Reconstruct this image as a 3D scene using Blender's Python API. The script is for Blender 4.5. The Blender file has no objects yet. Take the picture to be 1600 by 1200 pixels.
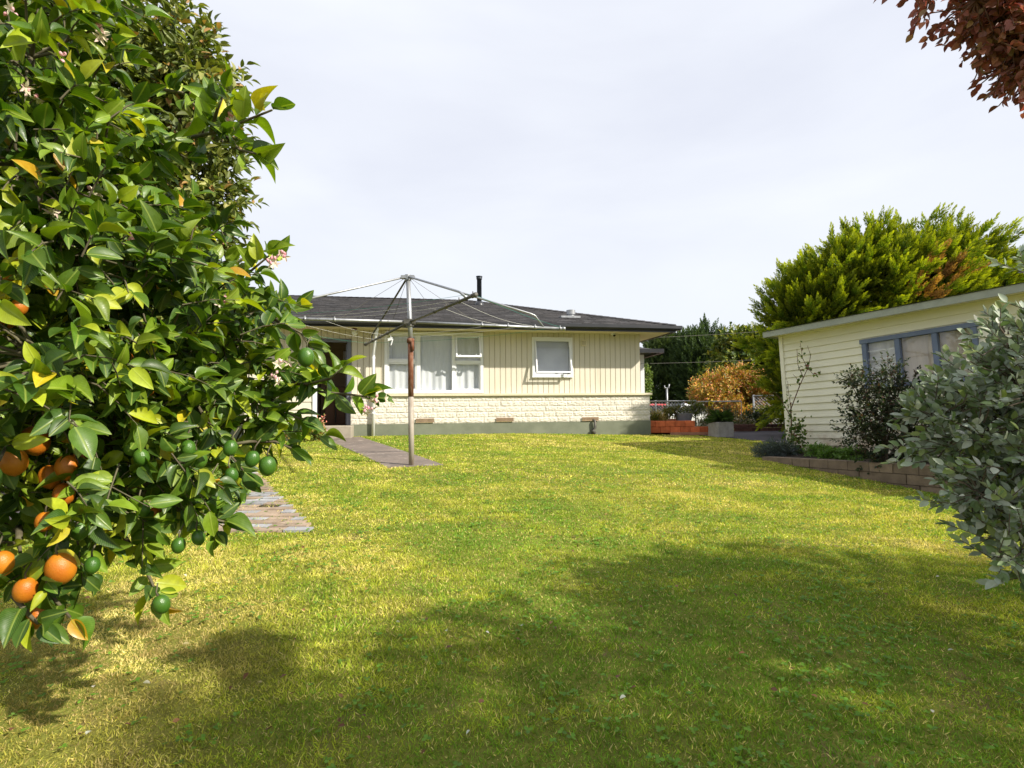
import bpy, math, random
import numpy as np
from mathutils import Vector, Matrix, Euler
rnd = random.Random(7)
rng = np.random.default_rng(7)
SC = bpy.context.scene
COL = SC.collection
R = math.radians

# ------------------------------------------------------------------ camera
F = 800.0                       # focal length in pixels of the 1600 px wide photograph
cam_d = bpy.data.cameras.new('camera')
cam = bpy.data.objects.new('camera', cam_d)
COL.objects.link(cam)
cam_d.sensor_width = 36.0
cam_d.lens = 36.0 * F / 1600.0
cam_d.clip_start = 0.02
cam_d.clip_end = 2000
CM = Matrix.Rotation(R(92.25), 3, 'X') @ Matrix.Rotation(R(-0.44), 3, 'Z')
cam.matrix_world = CM.to_4x4()
SC.camera = cam

# ------------------------------------------------------------------ world, sun, exposure
SUN = Vector((1.45, -0.761, 1.2)).normalized()
SUN_EL = math.asin(SUN.z)
SUN_ROT = math.atan2(SUN.x, SUN.y)
w = bpy.data.worlds.new('World'); SC.world = w; w.use_nodes = True
nt = w.node_tree; nt.nodes.clear()
def wn(t): return nt.nodes.new(t)
sky = wn('ShaderNodeTexSky'); sky.sky_type = 'NISHITA'; sky.sun_disc = False
sky.sun_elevation = SUN_EL; sky.sun_rotation = SUN_ROT
sky.air_density = 1.0; sky.dust_density = 2.0; sky.ozone_density = 1.5
tc = wn('ShaderNodeTexCoord'); mp = wn('ShaderNodeMapping')
mp.inputs['Scale'].default_value = (1.0, 1.0, 3.2)
nt.links.new(tc.outputs['Generated'], mp.inputs['Vector'])
no = wn('ShaderNodeTexNoise'); no.inputs['Scale'].default_value = 1.6
no.inputs['Detail'].default_value = 6; no.inputs['Roughness'].default_value = 0.5
no.inputs['Distortion'].default_value = 0.3
nt.links.new(mp.outputs[0], no.inputs['Vector'])
cr = wn('ShaderNodeValToRGB')
cr.color_ramp.elements[0].position = 0.35; cr.color_ramp.elements[0].color = (5.2, 5.4, 6.05, 1)
cr.color_ramp.elements[1].position = 0.70; cr.color_ramp.elements[1].color = (6.1, 6.3, 6.75, 1)
nt.links.new(no.outputs['Fac'], cr.inputs['Fac'])
sep = wn('ShaderNodeSeparateXYZ'); nt.links.new(tc.outputs['Generated'], sep.inputs[0])
hr = wn('ShaderNodeMapRange'); hr.inputs['From Min'].default_value = 0.0; hr.inputs['From Max'].default_value = 0.42
nt.links.new(sep.outputs['Z'], hr.inputs['Value'])
mh = wn('ShaderNodeMix'); mh.data_type = 'RGBA'
nt.links.new(hr.outputs[0], mh.inputs['Factor'])
mh.inputs['A'].default_value = (5.8, 6.05, 6.4, 1)
nt.links.new(cr.outputs['Color'], mh.inputs['B'])
mx = wn('ShaderNodeMix'); mx.data_type = 'RGBA'; mx.inputs['Factor'].default_value = 0.93
nt.links.new(sky.outputs[0], mx.inputs['A']); nt.links.new(mh.outputs['Result'], mx.inputs['B'])
bg = wn('ShaderNodeBackground'); bg.inputs['Strength'].default_value = 0.1
nt.links.new(mx.outputs['Result'], bg.inputs['Color'])
wo = wn('ShaderNodeOutputWorld'); nt.links.new(bg.outputs[0], wo.inputs['Surface'])

sd = bpy.data.lights.new('sun', 'SUN'); sd.energy = 4.8; sd.angle = R(0.9); sd.color = (1.0, 0.93, 0.80)
so = bpy.data.objects.new('sun', sd); COL.objects.link(so)
so.rotation_euler = SUN.to_track_quat('Z', 'Y').to_euler()
SC.view_settings.view_transform = 'Standard'
SC.view_settings.look = 'None'
SC.view_settings.exposure = 0.70
SC.view_settings.gamma = 1.0
SC.render.engine = 'CYCLES'
SC.cycles.max_bounces = 8
SC.cycles.transparent_max_bounces = 12
SC.cycles.use_denoising = True

# ------------------------------------------------------------------ helpers: pixel rays, ground
def ray(px, py):
    d = CM @ Vector(((px - 800) / F, (600 - py) / F, -1.0))
    return d
def W(px, py, Y):
    d = ray(px, py)
    return d * (Y / d.y)
def zg(x, y):
    x = np.asarray(x, float); y = np.asarray(y, float)
    z = np.interp(y, [-400, -4, 6.0, 7.6, 11.8, 16, 19.5, 22.5, 400], [-1.28, -1.276, -0.836, -0.78, -0.70, -0.69, -0.72, -1.33, -1.33])
    return z - 0.03 * np.clip(x, 0, 5)
def G(px, py):
    d = ray(px, py)
    lo, hi = 0.3, 19.0
    for _ in range(60):
        m = (lo + hi) / 2
        p = d * (m / d.y)
        if p.z > zg(p.x, p.y): lo = m
        else: hi = m
    p = d * (lo / d.y)
    return Vector((p.x, p.y, float(zg(p.x, p.y))))
def noise3(p, s, seed=0):
    p = np.asarray(p, float) * s
    o = np.zeros(len(p)); r = np.random.default_rng(seed)
    for k in range(6):
        a = r.normal(size=3); a /= np.linalg.norm(a); a *= (0.7 + 0.45 * k)
        b = r.normal(size=3); b /= np.linalg.norm(b); b *= (0.7 + 0.45 * k)
        o += np.sin(p @ a * 2 + r.uniform(0, 6)) * np.sin(p @ b * 2 + r.uniform(0, 6)) / (1 + 0.35 * k)
    return o / 2.0

# ------------------------------------------------------------------ helpers: objects
def tag(o, label=None, cat=None, group=None, kind=None):
    if label: o['label'] = label
    if cat: o['category'] = cat
    if group: o['group'] = group
    if kind: o['kind'] = kind
    return o
def empty(name, loc=(0, 0, 0), rz=0.0, mat=None):
    o = bpy.data.objects.new(name, None); COL.objects.link(o)
    o.empty_display_size = 0.1
    if mat is not None: o.matrix_world = mat
    else:
        o.location = loc; o.rotation_euler = (0, 0, rz)
    return o
class MB:
    def __init__(s): s.v = []; s.f = []
    def add(s, vs, fs):
        b = len(s.v); s.v.extend([tuple(q) for q in vs]); s.f.extend([tuple(b + i for i in f) for f in fs]); return s
    def box(s, x0, x1, y0, y1, z0, z1):
        return s.add([(x0,y0,z0),(x1,y0,z0),(x1,y1,z0),(x0,y1,z0),(x0,y0,z1),(x1,y0,z1),(x1,y1,z1),(x0,y1,z1)],
              [(0,3,2,1),(4,5,6,7),(0,1,5,4),(1,2,6,5),(2,3,7,6),(3,0,4,7)])
    def bbox(s, x0, x1, y0, y1, z0, z1, b=0.006):     # box with chamfered vertical and top edges, faces outward
        x0, x1 = min(x0, x1), max(x0, x1); y0, y1 = min(y0, y1), max(y0, y1)
        b = min(b, (x1-x0)*.4, (y1-y0)*.4, (z1-z0)*.4)
        def ring(i, z):
            return [(x0+i+b,y0+i,z),(x1-i-b,y0+i,z),(x1-i,y0+i+b,z),(x1-i,y1-i-b,z),(x1-i-b,y1-i,z),(x0+i+b,y1-i,z),(x0+i,y1-i-b,z),(x0+i,y0+i+b,z)]
        vs = ring(b*.7, z0) + ring(0, z0+b) + ring(0, z1-b) + ring(b*.7, z1)
        fs = [tuple(range(7, -1, -1)), tuple(range(24, 32))]
        for k in range(3):
            for i in range(8):
                j = (i+1) % 8
                fs.append((k*8+i, k*8+j, k*8+8+j, k*8+8+i))
        return s.add(vs, fs)
    def obox(s, c, ax, ay, az, hx, hy, hz):
        c = Vector(c); ax = Vector(ax).normalized()*hx; ay = Vector(ay).normalized()*hy; az = Vector(az).normalized()*hz
        vs = [c + ax*i + ay*j + az*k for k in (-1,1) for (i,j) in ((-1,-1),(1,-1),(1,1),(-1,1))]
        return s.add(vs, [(0,3,2,1),(4,5,6,7),(0,1,5,4),(1,2,6,5),(2,3,7,6),(3,0,4,7)])
    def tube(s, pts, rad, n=8, cap=True):
        pts = [Vector(p) for p in pts]
        if not hasattr(rad, '__len__'): rad = [rad]*len(pts)
        b = len(s.v); prev = None
        for i, p in enumerate(pts):
            t = (pts[min(i+1, len(pts)-1)] - pts[max(i-1, 0)])
            if t.length < 1e-9: t = Vector((0,0,1))
            t.normalize()
            if prev is None:
                u = t.orthogonal().normalized()
            else:
                u = (prev - t*prev.dot(t))
                u = u.normalized() if u.length > 1e-6 else t.orthogonal().normalized()
            prev = u; v = t.cross(u)
            for k in range(n):
                a = 2*math.pi*k/n
                s.v.append(tuple(p + (u*math.cos(a) + v*math.sin(a))*rad[i]))
        for i in range(len(pts)-1):
            for k in range(n):
                j = (k+1) % n
                s.f.append((b+i*n+k, b+i*n+j, b+(i+1)*n+j, b+(i+1)*n+k))
        if cap:
            s.f.append(tuple(b+k for k in range(n-1, -1, -1)))
            e = b+(len(pts)-1)*n
            s.f.append(tuple(e+k for k in range(n)))
        return s
    def lathe(s, c, prof, n=14, ax=(0,0,1)):
        c = Vector(c); ax = Vector(ax).normalized()
        return s.tube([c + ax*h for r_, h in prof], [max(r_, 1e-4) for r_, h in prof], n)
    def build(s, name, mat, parent=None, smooth=False, tint=None):
        me = bpy.data.meshes.new(name); me.from_pydata(s.v, [], s.f)
        if smooth: me.polygons.foreach_set('use_smooth', [True]*len(me.polygons))
        if tint is not None:
            at = me.color_attributes.new('tint', 'FLOAT_COLOR', 'POINT')
            c = np.ones((len(s.v), 4), np.float32); c[:, :3] = tint; at.data.foreach_set('color', c.ravel())
        me.materials.append(mat); me.update()
        o = bpy.data.objects.new(name, me); COL.objects.link(o)
        if parent is not None: o.parent = parent
        return o

# ------------------------------------------------------------------ materials
def mk(name):
    m = bpy.data.materials.new(name); m.use_nodes = True
    n = m.node_tree; b = n.nodes['Principled BSDF']
    return m, n, b
def setcoord(n, kind='Object', scale=(1,1,1)):
    t = n.nodes.new('ShaderNodeTexCoord'); q = n.nodes.new('ShaderNodeMapping'); q.inputs['Scale'].default_value = scale
    n.links.new(t.outputs[kind], q.inputs['Vector']); return q.outputs[0]
def noise_node(n, vec, sc, det=5, rough=0.6):
    t = n.nodes.new('ShaderNodeTexNoise'); t.inputs['Scale'].default_value = sc; t.inputs['Detail'].default_value = det
    t.inputs['Roughness'].default_value = rough; n.links.new(vec, t.inputs['Vector']); return t.outputs['Fac']
def ramp(n, fac, stops):
    r_ = n.nodes.new('ShaderNodeValToRGB'); e = r_.color_ramp.elements
    while len(e) < len(stops): e.new(0.5)
    for k, (p, c) in enumerate(stops): e[k].position = p; e[k].color = (*c, 1)
    n.links.new(fac, r_.inputs['Fac']); return r_.outputs['Color']
def bump(n, b, h, dist=0.01, st=0.6):
    u = n.nodes.new('ShaderNodeBump'); u.inputs['Distance'].default_value = dist; u.inputs['Strength'].default_value = st
    n.links.new(h, u.inputs['Height']); n.links.new(u.outputs[0], b.inputs['Normal'])
def mixc(n, fac, a, b, mode='MIX'):
    x = n.nodes.new('ShaderNodeMix'); x.data_type = 'RGBA'; x.blend_type = mode
    for s_, val in (('Factor', fac), ('A', a), ('B', b)):
        if isinstance(val, (int, float)): x.inputs[s_].default_value = val
        elif isinstance(val, tuple): x.inputs[s_].default_value = (*val, 1)
        else: n.links.new(val, x.inputs[s_])
    return x.outputs['Result']
def M(name, c1, c2=None, sc=6.0, rough=0.7, bsc=None, bd=0.004, metal=0.0, spec=0.3, stretch=(1,1,1), lo=.35, hi=.65, dirt=None):
    m, n, b = mk(name); vec = setcoord(n, scale=stretch)
    c2 = c2 or tuple(x*0.8 for x in c1)
    col = ramp(n, noise_node(n, vec, sc, 8), [(lo, c1), (hi, c2)])
    if dirt:
        col = mixc(n, ramp(n, noise_node(n, vec, dirt[1], 9, .7), [(dirt[2], (0,0,0)), (dirt[2]+.12, (1,1,1))]), col, dirt[0])
    n.links.new(col, b.inputs['Base Color'])
    b.inputs['Roughness'].default_value = rough; b.inputs['Metallic'].default_value = metal
    b.inputs['Specular IOR Level'].default_value = spec
    if bsc: bump(n, b, noise_node(n, vec, bsc, 6), bd)
    return m
def leafmat(name, rough=0.4, spec=0.5, trans=0.3, tmul=(1.3, 1.5, 0.5), nsc=40, vary=.25, veins=False):
    m, n, b = mk(name)
    a = n.nodes.new('ShaderNodeAttribute'); a.attribute_name = 'tint'
    vec = setcoord(n)
    f = noise_node(n, vec, nsc, 3)
    k = ramp(n, f, [(0.3, (1-vary,)*3), (0.7, (1+vary*.6,)*3)])
    c = mixc(n, 1.0, a.outputs['Color'], k, 'MULTIPLY')
    n.links.new(c, b.inputs['Base Color']); b.inputs['Roughness'].default_value = rough
    b.inputs['Specular IOR Level'].default_value = spec
    t = n.nodes.new('ShaderNodeBsdfTranslucent')
    c2 = mixc(n, 1.0, c, tmul, 'MULTIPLY'); n.links.new(c2, t.inputs['Color'])
    if veins:
        la = n.nodes.new('ShaderNodeAttribute'); la.attribute_name = 'luv'; sp_ = n.nodes.new('ShaderNodeSeparateXYZ'); n.links.new(la.outputs['Vector'], sp_.inputs[0])
        def mth(op, a_, b_=None):
            q_ = n.nodes.new('ShaderNodeMath'); q_.operation = op
            for i_, v_ in enumerate((a_, b_)):
                if v_ is None: continue
                if isinstance(v_, (int, float)): q_.inputs[i_].default_value = v_
                else: n.links.new(v_, q_.inputs[i_])
            return q_.outputs[0]
        ph = mth('SUBTRACT', mth('MULTIPLY', sp_.outputs['Y'], 52.0), mth('MULTIPLY', sp_.outputs['X'], 44.0))
        vn = mth('POWER', mth('ABSOLUTE', mth('SINE', ph)), 7.0); vn = mth('SUBTRACT', 1.0, mth('ABSOLUTE', mth('SINE', ph))); vn = mth('POWER', vn, 5.0)
        rib = mth('SUBTRACT', 1.0, mth('MINIMUM', mth('MULTIPLY', sp_.outputs['X'], 16.0), 1.0))
        al = mth('MAXIMUM', mth('MULTIPLY', vn, .45), rib)
        blot = ramp(n, noise_node(n, vec, 170, 4, .7), [(.60, (0,0,0)), (.72, (1,1,1))])
        c = mixc(n, mth('MULTIPLY', al, .5), c, (.42,.50,.10)); c = mixc(n, mth('MULTIPLY', blot, .35), c, (.20,.17,.05))
        n.links.new(c, b.inputs['Base Color']); n.links.new(mixc(n, 1.0, c, tmul, 'MULTIPLY'), t.inputs['Color'])
        bump(n, b, al, .0006, .8); n.links.new(ramp(n, f, [(.3,(.28,)*3),(.7,(.55,)*3)]), b.inputs['Roughness'])
    s_ = n.nodes.new('ShaderNodeMixShader'); s_.inputs[0].default_value = trans
    n.links.new(b.outputs[0], s_.inputs[1]); n.links.new(t.outputs[0], s_.inputs[2])
    n.links.new(s_.outputs[0], n.nodes['Material Output'].inputs['Surface'])
    return m
def tintmat(name, rough=0.8, bsc=30, bd=.003, spec=.2):
    m, n, b = mk(name)
    a = n.nodes.new('ShaderNodeAttribute'); a.attribute_name = 'tint'
    vec = setcoord(n)
    k = ramp(n, noise_node(n, vec, 9, 8), [(0.3, (.72,)*3), (0.7, (1.15,)*3)])
    n.links.new(mixc(n, 1.0, a.outputs['Color'], k, 'MULTIPLY'), b.inputs['Base Color'])
    b.inputs['Roughness'].default_value = rough; b.inputs['Specular IOR Level'].default_value = spec
    bump(n, b, noise_node(n, vec, bsc, 6), bd)
    return m
def glassmat(name, tint=(.97,.98,.985), refl=0.12):
    m, n, b = mk(name); n.nodes.remove(b)
    t = n.nodes.new('ShaderNodeBsdfTransparent'); t.inputs[0].default_value = (*tint, 1)
    g = n.nodes.new('ShaderNodeBsdfGlossy'); g.inputs['Roughness'].default_value = 0.02; g.inputs[0].default_value = (.9,.93,1,1)
    vec = setcoord(n)
    u = n.nodes.new('ShaderNodeBump'); u.inputs['Distance'].default_value = .004; u.inputs['Strength'].default_value = .06
    n.links.new(noise_node(n, vec, 2.2, 2), u.inputs['Height']); n.links.new(u.outputs[0], g.inputs['Normal'])
    fr = n.nodes.new('ShaderNodeFresnel'); fr.inputs[0].default_value = 1.5
    ad = n.nodes.new('ShaderNodeMath'); ad.operation = 'ADD'; ad.inputs[1].default_value = refl; n.links.new(fr.outputs[0], ad.inputs[0])
    ge = n.nodes.new('ShaderNodeNewGeometry'); sb = n.nodes.new('ShaderNodeMath'); sb.operation = 'SUBTRACT'; sb.inputs[0].default_value = 1.0
    n.links.new(ge.outputs['Backfacing'], sb.inputs[1]); ml = n.nodes.new('ShaderNodeMath'); ml.operation = 'MULTIPLY'
    n.links.new(ad.outputs[0], ml.inputs[0]); n.links.new(sb.outputs[0], ml.inputs[1])
    x = n.nodes.new('ShaderNodeMixShader'); n.links.new(ml.outputs[0], x.inputs[0])
    n.links.new(t.outputs[0], x.inputs[1]); n.links.new(g.outputs[0], x.inputs[2])
    n.links.new(x.outputs[0], n.nodes['Material Output'].inputs['Surface'])
    return m
def clothmat(name, c, trans=.35):
    m, n, b = mk(name); vec = setcoord(n, scale=(1, 1, .15))
    col = ramp(n, noise_node(n, vec, 25, 4), [(.3, tuple(x*.88 for x in c)), (.7, c)])
    n.links.new(col, b.inputs['Base Color']); b.inputs['Roughness'].default_value = .9; b.inputs['Specular IOR Level'].default_value = .1
    t = n.nodes.new('ShaderNodeBsdfTranslucent'); n.links.new(col, t.inputs[0])
    s_ = n.nodes.new('ShaderNodeMixShader'); s_.inputs[0].default_value = trans
    n.links.new(b.outputs[0], s_.inputs[1]); n.links.new(t.outputs[0], s_.inputs[2])
    n.links.new(s_.outputs[0], n.nodes['Material Output'].inputs['Surface'])
    return m

m_cream = M('cream_boards', (.655,.61,.51), (.61,.565,.46), 2.5, .6, 40, .001, stretch=(1,1,.22), dirt=((.56,.51,.40), 5, .60))
m_cream_dark = M('cream_groove', (.44,.39,.29), (.40,.35,.25), 4, .9)
m_brick = M('cream_split_face_block', (.68,.64,.56), (.61,.57,.49), 5, .85, 34, .012, dirt=((.42,.36,.26), 14, .62))
m_found = M('green_painted_plinth', (.20,.215,.16), (.15,.165,.12), 3, .9, 60, .003, dirt=((.22,.23,.17), 10, .62))
m_white = M('white_paint', (.80,.81,.82), (.75,.76,.78), 3, .4)
m_trim = M('cream_trim', (.66,.60,.44), (.60,.54,.38), 3, .55)
m_soffit = M('cream_soffit', (.68,.61,.40), (.62,.55,.36), 3, .7)
m_bluegrey = M('bluegrey_paint', (.15,.16,.20), (.13,.14,.18), 4, .5)
m_blueframe = M('faded_blue_paint', (.16,.20,.29), (.13,.165,.25), 8, .6, dirt=((.30,.33,.38), 30, .66))
m_gutter = M('charcoal_gutter', (.022,.023,.027), (.032,.033,.037), 5, .35, spec=.5)
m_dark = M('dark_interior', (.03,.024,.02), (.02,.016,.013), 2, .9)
m_brown = M('brown_cupboard', (.10,.055,.033), (.075,.04,.025), 4, .5)
m_tanwall = M('tan_panel', (.33,.24,.15), (.27,.20,.12), 3, .8, stretch=(1,1,6))
m_conc = M('pale_concrete', (.36,.32,.26), (.28,.25,.20), 6, .9, 50, .003, dirt=((.18,.16,.12), 7, .62))
m_path = M('brown_concrete', (.205,.165,.14), (.145,.12,.105), 2.2, .92, 70, .004, dirt=((.34,.29,.25), 5, .56))
m_asphalt = M('grey_driveway', (.10,.09,.10), (.075,.068,.075), 3, .95, 80, .004)
m_galv = M('galvanised_steel', (.38,.39,.41), (.26,.27,.28), 14, .42, metal=.55, spec=.5, stretch=(1,1,.3), dirt=((.20,.12,.07), 18, .66))
m_galvdark = M('weathered_steel', (.14,.135,.12), (.09,.085,.075), 16, .6, metal=.4, dirt=((.20,.09,.04), 14, .6))
m_rust = M('rusty_steel', (.15,.055,.026), (.27,.17,.12), 18, .8, 60, .002, metal=.2, stretch=(1,1,.35), lo=.42, hi=.7)
m_polelow = M('worn_pole_paint', (.36,.32,.27), (.20,.13,.085), 14, .7, metal=.2, stretch=(1,1,.3), lo=.5, hi=.72)
m_line = M('white_cord', (.62,.62,.58), (.5,.5,.47), 10, .7)
m_green_line = M('green_cord', (.02,.24,.17), (.02,.18,.13), 10, .6)
m_flue = M('grey_flue', (.09,.10,.12), (.07,.08,.095), 8, .45, metal=.5)
m_terra = tintmat('terracotta_block', .85, 40, .003)
m_block = tintmat('garden_wall_block', .92, 45, .008)
m_paver = tintmat('brick_paver', .92, 50, .005)
m_wb = M('garage_weatherboard', (.82,.79,.64), (.77,.74,.585), 3, .6, 30, .0015, stretch=(.4,1,1), dirt=((.62,.57,.46), 6, .64))
n = m_wb.node_tree; b = n.nodes['Principled BSDF']; src = b.inputs['Base Color'].links[0].from_socket
tc_ = n.nodes.new('ShaderNodeTexCoord'); sx = n.nodes.new('ShaderNodeSeparateXYZ'); n.links.new(tc_.outputs['Object'], sx.inputs[0])
mr = n.nodes.new('ShaderNodeMapRange'); mr.inputs['From Min'].default_value = .62; mr.inputs['From Max'].default_value = .15; n.links.new(sx.outputs['Z'], mr.inputs['Value'])
nz_ = ramp(n, noise_node(n, tc_.outputs['Object'], 2.6, 8, .7), [(.42,(0,0,0)),(.62,(1,1,1))])
mu = n.nodes.new('ShaderNodeMath'); mu.operation = 'MULTIPLY'; n.links.new(mr.outputs[0], mu.inputs[0]); n.links.new(nz_, mu.inputs[1])
n.links.new(mixc(n, mu.outputs[0], src, (.42,.31,.20)), b.inputs['Base Color'])
m_wblow = None
m_garfascia = M('grey_green_fascia', (.34,.36,.30), (.28,.30,.25), 8, .6, 40, .002, dirt=((.62,.62,.58), 16, .73))
m_bark = M('bark', (.12,.09,.065), (.06,.045,.033), 24, .9, 40, .006)
m_twig = M('green_brown_twig', (.12,.13,.05), (.10,.075,.04), 20, .7)
m_twigred = M('red_brown_twig', (.17,.085,.05), (.11,.06,.04), 20, .8)
m_bark2 = M('grey_brown_bark', (.17,.13,.10), (.10,.075,.055), 24, .9)
m_bark3 = M('citrus_bark', (.13,.12,.07), (.07,.055,.035), 20, .85, 40, .004)
m_soil = M('soil', (.055,.04,.028), (.03,.022,.016), 14, 1.0, 30, .02)
m_glass = glassmat('window_glass', refl=0.0)
m_glass2 = glassmat('garage_window_glass', (.98,.97,.95), .03)
m_curtain = clothmat('sheer_curtain', (.86,.87,.89), .3)
m_curtain2 = clothmat('peach_curtain', (.86,.77,.68))
m_blind = M('grey_blind', (.70,.71,.75), (.62,.63,.68), 3, .6)
m_chain = M('chain_link_wire', (.42,.43,.44), (.33,.34,.35), 10, .5, metal=.4)
m_yellow = M('yellow_sign_plate', (.80,.62,.03), (.75,.56,.02), 4, .5)
m_black = M('black_plastic', (.012,.012,.013), (.02,.02,.02), 4, .4)
m_planter = M('grey_concrete_planter', (.42,.40,.38), (.30,.285,.27), 7, .9, 40, .004)
m_zincpl = M('galvanised_planter', (.30,.31,.33), (.22,.22,.24), 6, .45, metal=.4)

# ------------------------------------------------------------------ leaf instancing in one mesh
def tmpl_leaf(fold=.16, curl=.22, n=6, pet=0.10):
    v = [(0, 0, 0), (0, pet, 0)]; f = []
    mid = []; lf = []; rt = []
    for k in range(n + 1):
        t = k / n
        y = pet + (1 - pet) * t
        wdt = (math.sin(math.pi * min(1, t ** .82)) ** .85) * .5 if 0 < k < n else 0
        z = -curl * t * t
        mid.append(len(v)); v.append((0, y, z))
        if 0 < k < n:
            lf.append(len(v)); v.append((-wdt, y, z + fold * wdt * 2))
            rt.append(len(v)); v.append((wdt, y, z + fold * wdt * 2))
    for k in range(n):
        a, b = mid[k], mid[k + 1]
        if k == 0: f += [(a, rt[0], b), (a, b, lf[0])]
        elif k == n - 1: f += [(a, rt[-1], b), (a, b, lf[-1])]
        else: f += [(a, rt[k-1], rt[k], b), (a, b, lf[k], lf[k-1])]
    # petiole
    p0 = len(v); v += [(-.012, 0, 0), (.012, 0, 0), (0, pet * 1.3, .004)]
    f.append((p0, p0 + 1, p0 + 2))
    return np.array(v), f
T_CIT = tmpl_leaf(.14, .20, 8, .08)
T_CIT2 = tmpl_leaf(.30, .42, 8, .08)
T_MED = tmpl_leaf(.15, .15, 4, .06)
T_SMALL = (np.array([(0,0,0),(.5,.45,.06),(0,1,-.06),(-.5,.45,.06)]), [(0,1,2),(0,2,3)])
T_ROUND = (np.array([(0,0,0),(.38,.25,.05),(.46,.65,.06),(0,1,-.04),(-.46,.65,.06),(-.38,.25,.05),(0,.55,0)]), [(0,1,2,6),(6,2,3),(0,6,4,5),(6,3,4)])
T_BLADE = (np.array([(-.5,0,0),(.5,0,0),(-.38,.55,-.03),(.38,.55,-.03),(0,1,-.16)]), [(0,1,3,2),(2,3,4)])
def leaves(name, mat, parent, P, D, N, L, Wd, T, C, smooth=True, C2=None, luv=False):
    P = np.asarray(P, float); D = np.asarray(D, float); N = np.asarray(N, float); n = len(P)
    D = D / np.linalg.norm(D, axis=1)[:, None]
    Z = N - (N * D).sum(1)[:, None] * D; Z /= (np.linalg.norm(Z, axis=1)[:, None] + 1e-9)
    X = np.cross(D, Z)
    L = np.broadcast_to(np.asarray(L, float), (n,)); Wd = np.broadcast_to(np.asarray(Wd, float), (n,))
    tv, tf = T; K = len(tv)
    V = P[:, None, :] + L[:, None, None] * (tv[None, :, 1:2] * D[:, None, :] + tv[None, :, 2:3] * Z[:, None, :]) + \
        (L * Wd)[:, None, None] * tv[None, :, 0:1] * X[:, None, :]
    V = V.reshape(-1, 3)
    cnt = np.array([len(f) for f in tf]); flat = np.concatenate([np.array(f) for f in tf])
    idx = (flat[None, :] + (np.arange(n) * K)[:, None]).ravel().astype(np.int32)
    tot = np.tile(cnt, n).astype(np.int32); st = np.concatenate([[0], np.cumsum(tot)[:-1]]).astype(np.int32)
    me = bpy.data.meshes.new(name)
    me.vertices.add(len(V)); me.vertices.foreach_set('co', V.astype(np.float32).ravel())
    me.loops.add(len(idx)); me.loops.foreach_set('vertex_index', idx)
    me.polygons.add(len(tot)); me.polygons.foreach_set('loop_start', st); me.polygons.foreach_set('loop_total', tot)
    if smooth: me.polygons.foreach_set('use_smooth', np.ones(len(tot), bool))
    at = me.color_attributes.new('tint', 'FLOAT_COLOR', 'POINT')
    C = np.asarray(C, float)
    if C2 is None: cc = np.repeat(C[:, None, :], K, 1)
    else:
        t = np.clip(tv[:, 1], 0, 1)[None, :, None]; cc = C[:, None, :] * (1 - t) + np.asarray(C2)[:, None, :] * t
    c4 = np.ones((n * K, 4), np.float32); c4[:, :3] = cc.reshape(-1, 3)
    at.data.foreach_set('color', c4.ravel())
    if luv:
        a2 = me.color_attributes.new('luv', 'FLOAT_COLOR', 'POINT'); q4 = np.ones((n * K, 4), np.float32)
        q4[:, 0] = np.tile(np.abs(tv[:, 0]), n); q4[:, 1] = np.tile(tv[:, 1], n); q4[:, 2] = np.repeat(np.arange(n) * .37 % 1.0, K)
        a2.data.foreach_set('color', q4.ravel())
    me.materials.append(mat); me.update(calc_edges=True)
    o = bpy.data.objects.new(name, me); COL.objects.link(o)
    if parent is not None: o.parent = parent
    return o
def pick(cols, wts, n, jit=.15, r=None):
    r = r or rng
    c = np.array(cols)[r.choice(len(cols), n, p=np.array(wts) / sum(wts))]
    return c * (1 + r.uniform(-jit, jit, (n, 1))) * (1 + r.uniform(-jit*.3, jit*.3, (n, 3)))
def unit(a):
    a = np.asarray(a, float); return a / (np.linalg.norm(a, axis=-1, keepdims=True) + 1e-9)

def crown(clusters, ntw, per, tl, seed, up=.3, shell=.55, cut=None, cutscale=1.5, spread=.9, droop=0.0):
    """twigs scattered through ellipsoid clusters; returns leaf base points, leaf dirs, normals, twig base, twig end"""
    r = np.random.default_rng(seed)
    cs = np.array([c[:3] for c in clusters], float)
    rs = np.array([c[3] if hasattr(c[3], '__len__') else (c[3],)*3 for c in clusters], float)
    wv = (rs.prod(1)) ** (2/3); wv /= wv.sum()
    n = int(ntw * (1.6 if cut is not None else 1))
    k = r.choice(len(cs), n, p=wv)
    d = unit(r.normal(size=(n, 3)))
    rad = r.uniform(0, 1, n) ** shell
    B = cs[k] + d * rs[k] * rad[:, None]
    if cut is not None:
        keep = noise3(B, cutscale, seed) > cut; B = B[keep]; d = d[keep]; k = k[keep]
        B = B[:ntw]; d = d[:ntw]; k = k[:ntw]
    n = len(B)
    td = unit(d + r.normal(size=(n, 3)) * .45 + np.array([0, 0, up]))
    tl_ = tl * r.uniform(.6, 1.3, n)
    E = B + td * tl_[:, None] + np.array([0, 0, -droop]) * tl_[:, None]
    LP = []; LD = []; LN = []
    for j in range(per):
        t = (j + .6 + r.uniform(-.2, .2, n)) / per
        P = B + (E - B) * t[:, None]
        side = unit(np.cross(td, unit(r.normal(size=(n, 3)))))
        ld = unit(td * (.55 + .5 * t[:, None]) + side * spread * (1.15 - .5 * t[:, None]) + np.array([0, 0, -.1]))
        LP.append(P); LD.append(ld); LN.append(unit(td * .5 + np.array([.25, -.35, .75]) + r.normal(size=(n, 3)) * .42))
    return np.concatenate(LP), np.concatenate(LD), np.concatenate(LN), B, E
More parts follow.
